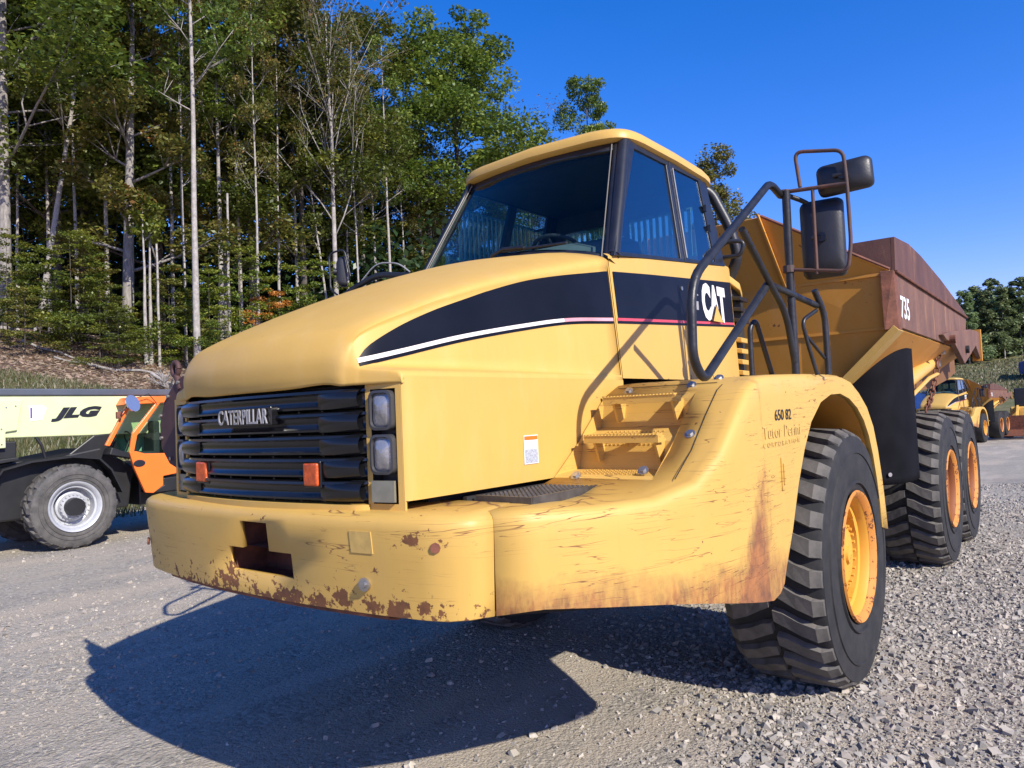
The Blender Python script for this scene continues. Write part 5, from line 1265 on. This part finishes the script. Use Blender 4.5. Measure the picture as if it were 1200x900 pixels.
cs = []; rs = []; cn = []
for k in range(1000):
    px = g.uniform(1060, 1250); D = g.uniform(128, 145); x, y = place(px, D); cs.append((x, y, gz(x, y)+g.uniform(0, 10.5)*g.uniform(.6, 1))); rs.append(g.uniform(1.3, 2.6)); cn.append(26)
V_, T_ = leaf_arrays(cs, rs, cn, .38, 78, .7); wm = leaf_mesh('far_woodland', V_, T_, LM['sage'])
wo_ = bpy.data.objects.new('far_woodland', wm); col.objects.link(wo_); kind(wo_, 'stuff')
# grass tufts and litter on the bank
def blades(name, X, Y, hgt, wdt, mat, seed):
    g = np.random.default_rng(seed); n_ = len(X); Z = np.array([gz(a, b) for a, b in zip(X, Y)]); a = g.uniform(0, 6.28, n_); h_ = hgt*g.uniform(.5, 1.3, n_); w_ = wdt*g.uniform(.6, 1.3, n_)
    lx, ly = g.normal(0, .35, n_)*h_, g.normal(0, .35, n_)*h_
    B0 = np.stack([X-np.cos(a)*w_, Y-np.sin(a)*w_, Z-.02], 1); B1 = np.stack([X+np.cos(a)*w_, Y+np.sin(a)*w_, Z-.02], 1)
    T0 = np.stack([X+lx+np.cos(a)*w_*.2, Y+ly+np.sin(a)*w_*.2, Z+h_], 1); T1 = np.stack([X+lx-np.cos(a)*w_*.2, Y+ly-np.sin(a)*w_*.2, Z+h_], 1)
    me = leaf_mesh(name, np.stack([B0, B1, T0, T1], 1), g.uniform(0, 1, n_), mat); o = bpy.data.objects.new(name, me); col.objects.link(o); kind(o, 'stuff'); return o
n_ = 60000; D = g.uniform(16, 36, n_); U = g.uniform(-.78, -.40, n_); F = Vector((v.x, v.y, 0)).normalized()
X = CAM.x+D*F.x+D*U*r.x; Y = CAM.y+D*F.y+D*U*r.y
pt = np.sin(X*1.1+np.sin(Y*.8)*1.5)+np.sin(Y*1.3+X*.4); kp = (X < -13.6) & (g.uniform(-1.6, 1.6, n_) < pt+.4) & (X > -27.5-2*np.sin(Y*.5)); blades('bank_grass', X[kp], Y[kp], .24, .02, LM['grass'], 31)
n_ = 26000; D = g.uniform(24, 42, n_); U = g.uniform(-.78, -.25, n_); X = CAM.x+D*F.x+D*U*r.x; Y = CAM.y+D*F.y+D*U*r.y; kp = X < -20
P = np.stack([X[kp], Y[kp], np.array([gz(a, b)+.03 for a, b in zip(X[kp], Y[kp])])], 1); nn = len(P)
V_, T_ = leaf_arrays([(0, 0, 0)], [.01], [nn], .11, 41, 1, 1.5); V_ = V_+P[:, None, :]
lm = leaf_mesh('leaf_litter', V_, g.uniform(0, 1, nn), LM['litter']); lo_ = bpy.data.objects.new('leaf_litter', lm); col.objects.link(lo_); kind(lo_, 'stuff')
n_ = 5000; px_ = g.uniform(1075, 1215, n_); D = g.uniform(85, 125, n_); XY = np.array([place(a, b) for a, b in zip(px_, D)]); blades('hill_grass', XY[:, 0], XY[:, 1], .28, .09, LM['grass'], 33)
# fallen logs
for i, (px, D, ln, a, rad, lb) in enumerate([(150, 31.5, 3.0, .35, .07, 'thin fallen log lying left of the birch clump'), (205, 31, 2.8, 1.35, .08, 'pale fallen log lying right of the birch clump'), (95, 31, 2.2, .9, .05, 'grey fallen branch on the litter at the left of the bank'), (60, 32, 3.2, 1.2, .06, 'long weathered pole on the litter near the left edge')]):
    x, y = place(px, D); bm = BM(); pts = [Vector((x+math.sin(a)*t, y+math.cos(a)*t, gz(x+math.sin(a)*t, y+math.cos(a)*t)+rad+.05+.06*math.sin(t*3))) for t in np.linspace(-ln/2, ln/2, 7)]
    tube(bm, pts, rad, 8, True, rad*.6); tag(obj('fallen_log', bm, BK['pale' if i % 2 else 'grey'], smooth=60), lb, 'log')
x, y = place(198, 30.5); bm = BM(); gg = np.random.default_rng(3); tp = []
for k in range(7): limb(bm, (x, y, gz(x, y)), (gg.normal(0, .8), gg.normal(0, .8), .7), .9, .045, gg, 1, tp)
tag(obj('tree_stump', bm, BK['grey']), 'upturned root stump with splayed roots below the tall pale trunk', 'stump')

# ------------------------------------------------------------------ telehandler at the left
J = empty('telehandler', (-10.2, -.27, 0), 'cream and orange telescopic handler parked at the left with its boom lowered', 'telehandler')
def jp(name, bm, mat, **k): o = obj(name, bm, mat, J, **k); return o
# coordinates local: x across (0 = near wheel face), y along, z up
bm = BM(); prism(bm, [(-.35, -2.6, 1.88), (-.35, 3.4, 1.80), (-.35, 3.4, 2.50), (-.35, -2.6, 2.53)], (-.42, 0, 0)); jp('boom', bm, 'cream', bevel=.02)
bm = BM(); prism(bm, [(-.32, -2.6, 2.535), (-.32, 3.5, 2.505), (-.32, 3.5, 2.62), (-.32, -2.6, 2.65)], (-.48, 0, 0)); jp('boom_top_rail', bm, 'railgrey', bevel=.02)
bm = BM(); prism(bm, [(-.30, -2.6, 1.66), (-.30, -.86, 1.70), (-.30, -.86, 1.95), (-.30, -.70, 1.97), (-.30, -.62, 2.46), (-.30, -2.6, 2.49)], (-.52, 0, 0)); jp('boom_head', bm, 'cream', bevel=.015)
bm = BM()
for y_, z_ in ((-.72, 2.36), (-.85, 2.34), (-.92, 2.0), (-.92, 1.76), (-1.25, 2.36), (-1.25, 1.76)): bolt(bm, (-.30, y_, z_), (1, 0, 0), .012, .01, 8)
jp('boom_bolts', bm, 'chrome')
letters('brand_letters', 'JLG', 'black', J, (-.345, -.20, 2.09), (0, 1, .03), (0, 0, 1), .80, .23, (1, 0, 0), .07, .003, 1.05, .35)
bm = BM(); prism(bm, [(-.345, -.50, 2.11), (-.345, -.33, 2.13), (-.345, -.26, 2.32), (-.345, -.32, 2.37), (-.345, -.52, 2.36)], (.004, 0, 0)); jp('white_label', bm, 'white')
bm = BM(); box(bm, -.340, -.336, -.50, -.475, 2.16, 2.33); jp('label_mark', bm, simple('label_purple', (.10, .06, .25), .5))
bm = BM(); box(bm, -.62, -.4, -.95, -.68, 1.52, 1.80); jp('boom_hanger', bm, 'jlgblack', bevel=.02)
bm = BM(); tube(bm, fillet([(-.38, -.42, 1.86), (-.36, -.34, 1.72), (-.38, -.28, 1.50)], .05), .022, 8); jp('hydraulic_hose', bm, 'plastic', smooth=60)
# chassis and fender
bm = BM(); prism(bm, [(-.30, -2.2, .55), (-.30, 1.0, .55), (-.30, 1.1, 1.25), (-.30, .55, 1.62), (-.30, -.2, 1.50), (-.30, -2.2, 1.42)], (-1.6, 0, 0)); jp('chassis', bm, 'jlgblack', bevel=.03)
bm = BM(); prism(bm, [(-.32, .0, 1.50), (-.32, .95, 1.46), (-.32, .75, 1.86), (-.32, .45, 1.84)], (-.05, 0, 0)); jp('front_guard', bm, 'jlgblack', bevel=.02)
pl = [(-1.12, 1.20), (-1.0, 1.38), (-.6, 1.48), (0, 1.52), (.42, 1.46), (.62, 1.25), (.80, .85)]
bm = BM(); rws = [[Vector((x_, a, b)) for a, b in pl] for x_ in (-.02, -.55)]; grid(bm, rws); jp('wheel_fender', bm, 'jlgblack', solid=.03)
bm = BM(); prism(bm, [(-.1, -2.2, 1.30), (-.1, -.75, 1.50), (-.1, -.75, 1.55), (-.1, -2.2, 1.42)], (-.5, 0, 0)); jp('front_fender', bm, 'jlgblack', bevel=.01)
# cab: orange frame, door, glass
cx = .10
def jpoly(name, poly, mat, x_=cx, th=.05, bev=.012): bm = BM(); prism(bm, [(x_, a+.13, b) for a, b in poly], (-th, 0, 0)); return jp(name, bm, mat, bevel=bev)
jpoly('windscreen_pillar', [(.33, 1.66), (.40, 1.64), (.78, 2.34), (.72, 2.38)], 'orange', th=.06)
jpoly('roof_panel', [(.70, 2.34), (.78, 2.47), (1.95, 2.50), (1.95, 2.40), (1.20, 2.36)], 'orange', th=.9)
jpoly('door_pillar', [(.72, 1.52), (.80, 1.52), (.86, 1.80), (1.28, 2.37), (1.20, 2.37), (.78, 1.85)], 'orange', th=.05)
jpoly('cab_door', [(.72, 1.53), (.80, 1.24), (.98, .80), (1.12, .78), (1.30, .90), (1.30, 1.06), (1.9, 1.13), (1.9, 1.20), (1.62, 1.32), (1.45, 1.46), (.98, 1.48), (.84, 1.53)], 'orange', th=.07)
jpoly('side_window', [(.88, 1.50), (1.42, 1.47), (1.60, 1.60), (1.60, 2.34), (1.30, 2.34), (.93, 1.82)], 'jglass', x_=cx-.03, th=.006, bev=0)
jpoly('front_window', [(.42, 1.60), (.74, 1.50), (.80, 1.85), (1.16, 2.34), (.80, 2.34)], 'jglass', x_=cx-.03, th=.006, bev=0)
jpoly('window_sill', [(.44, 1.62), (.74, 1.50), (.74, 1.42), (.40, 1.50)], 'jlgblack', x_=cx-.01, th=.3)
jpoly('cab_step', [(1.10, .78), (1.95, .80), (1.95, 1.05), (1.32, 1.02), (1.32, .90)], 'jlgblack', x_=cx-.02, th=.6)
jpoly('cab_rear', [(1.62, 1.2), (3.2, 1.2), (3.2, 1.9), (1.62, 2.0)], 'jlgblack', x_=-.35, th=1.0)
bm = BM(); lathe(bm, [(0, .055), (.012, .06), (.014, .05)], 20, (0, 0, 0)); 
for q in bm.verts: q.co.y *= 1.7
h_ = jp('door_handle', bm, 'black'); h_.location = (cx, 1.01, 1.32)
bm = BM(); box(bm, -.75, -.70, .75, 1.7, 1.5, 2.35)
for k in range(5): box(bm, -.70, -.68, .8, 1.6, 1.9+k*.08, 1.915+k*.08)
jp('cab_far_guard', bm, simple('guard_green', (.22, .42, .27), .5))
bm = BM(); rbox(bm, (-.35, 1.45, 1.75), .4, .12, .6); rbox(bm, (-.35, 1.25, 1.45), .4, .45, .12); jp('seat', bm, 'interior', bevel=.03)
bm = BM(); tube(bm, [(-.30, .92, 1.45), (-.30, 1.05, 1.75)], .02, 8); tube(bm, [(-.30+.15*math.cos(t), 1.03-.05*math.sin(t), 1.75+.13*math.sin(t)) for t in [k*.4 for k in range(17)]], .012, 6); jp('steering_wheel', bm, 'black')
bm = BM(); tube(bm, fillet([(cx, .70, 2.05), (cx+.12, .68, 2.20), (cx+.10, .82, 2.34)], .05), .012, 8); tube(bm, [(cx+.1, .95, 2.45), (cx+.12, 1.14, 2.52), (cx+.02, 1.33, 2.35)], .007, 6); jp('mirror_arm', bm, 'black')
bm = BM(); rws = []
vsr = [bm.verts.new((cx+.15-.6*.145*math.sin(t), .86+.115*math.cos(t)*1.0, 2.36+.145*math.sin(t))) for t in [k*math.pi/8 for k in range(16)]]; vb = [bm.verts.new((p.co.x-.03, p.co.y, p.co.z-.01)) for p in vsr]; bm.faces.new(vsr); bm.faces.new(vb[::-1])
for i in range(16): bm.faces.new((vsr[i], vb[i], vb[(i+1) % 16], vsr[(i+1) % 16]))
jp('mirror', bm, 'mirror')
bm = BM(); rbox(bm, (cx+.05, .66, 2.16), .06, .08, .12); jp('work_lamp', bm, 'rust', bevel=.01)
def jwheel(y, side):
    w_ = make_wheel(J, 1, y, .05, 'silver', False, True, .69, .70, .40, 20, 'wheel', 'jtyre', 'jtyre', .40, 'ag')
    bm = BM(); tube(bm, [(.05, 0, 0), (.235, 0, 0)], .155, 20, True, .14); obj('hub_cap', bm, 'jlgblack', w_, smooth=50)
    return w_
for y_ in (0, 2.95):
    w1 = jwheel(y_, 1)
    w2 = make_wheel(J, 1, y_, -1.75, 'silver', False, True, .69, .70, .40, 20, 'wheel', 'jtyre', 'jtyre', .40, 'ag')
bm = BM(); box(bm, -2.1, -.2, -.14, .14, .55, .83); box(bm, -2.1, -.2, 2.8, 3.1, .55, .83); jp('axle', bm, 'jlgblack')
bm = BM(); box(bm, -1.9, -.35, 1.2, 4.2, .55, 1.3); jp('rear_body', bm, 'jlgblack', bevel=.04)

# ------------------------------------------------------------------ far machines at the right
t2 = copy_tree(truck); t2.location = (-3.72, 44.35, gz(-3.72, 44.35)+.0); t2.rotation_euler = (0, 0, R(-6))
t2['label'] = 'distant yellow dump truck seen beyond the rear tyres of the near one'; t2['group'] = 'dump trucks parked in the yard'; truck['group'] = 'dump trucks parked in the yard'
# loader with a rusty bucket, partly cut by the right edge
LX, LY = place(1200, 46); Ld = empty('wheel_loader', (LX, LY, gz(LX, LY)), 'yellow wheel loader with a dark rusty bucket at the right edge', 'loader')
bm = BM(); prism(bm, [(-1.3, -.9, .25), (-1.3, .4, .15), (-1.3, .5, 1.3), (-1.3, .1, 1.5), (-1.3, .15, .6)], (2.6, 0, 0)); obj('bucket', bm, 'rust', Ld, bevel=.02)
for s in (-1, 1):
    bm = BM(); prism(bm, [(s*.5, .4, .7), (s*.5, 2.2, 1.8), (s*.5, 2.3, 2.1), (s*.5, .4, 1.1)], (s*.12, 0, 0)); obj('lift_arm', bm, 'yellow2', Ld)
bm = BM(); box(bm, -1.0, 1.0, 2.2, 5.4, .9, 2.0); obj('engine_cover', bm, 'yellow2', Ld, bevel=.1)
bm = BM(); box(bm, -.75, .75, 2.6, 3.9, 2.0, 3.2); obj('cab', bm, 'black', Ld, bevel=.06)
for s in (-1, 1):
    for y_ in (1.6, 4.6): make_wheel(Ld, s, y_, 1.35, 'rim_o', False, False, .75, .76, .5)
# blue containers beyond
for (px, D, w_, h_, l_, rz, lb) in ((1076, 58, 1.2, 2.5, 3.0, 0, 'blue container seen between the mudguard and the rear tyres'), (1124, 60, 2.2, 2.7, 5.0, .5, 'blue container just below the tail of the dump body'), (1217, 98, 2.4, 1.7, 6.0, .2, 'blue container on the foot of the grassy slope at the right edge')):
    x, y = place(px, D); c_ = empty('shipping_container', (x, y, gz(x, y)+(.9 if px != 1206 else .15)), lb, 'container', rz=rz)
    bm = BM(); box(bm, -w_/2, w_/2, 0, l_, 0, h_); obj('shell', bm, 'blue', c_, bevel=.03)
    bm = BM()
    for k in range(int(l_/.3)): box(bm, w_/2, w_/2+.04, .1+k*.3, .25+k*.3, .15, h_-.15); box(bm, -w_/2-.04, -w_/2, .1+k*.3, .25+k*.3, .15, h_-.15)
    kind(obj('wall_ribs', bm, 'blue', c_), 'stuff')
    bm = BM()
    for sx in (-1, 1):
        for yy in (.2, l_-.2): box(bm, sx*w_/2-.12*(sx > 0), sx*w_/2+.12*(sx < 0), yy-.1, yy+.1, -1.3, 0)
    obj('support_leg', bm, 'dark', c_)
x, y = place(1215, 60); tr_ = empty('flatbed_trailer', (x, y, gz(x, y)), 'long dark flatbed trailer standing behind the far dump truck at the right', 'trailer', rz=R(-70))
bm = BM(); box(bm, -1.2, 1.2, -7, 7, 1.25, 1.5); obj('deck', bm, 'dark', tr_)
for y_ in (-5, -3.8, 5):
    for s in (-1, 1): make_wheel(tr_, s, y_, 1.15, 'silver', False, False, .5, .5, .3, rr=.28)
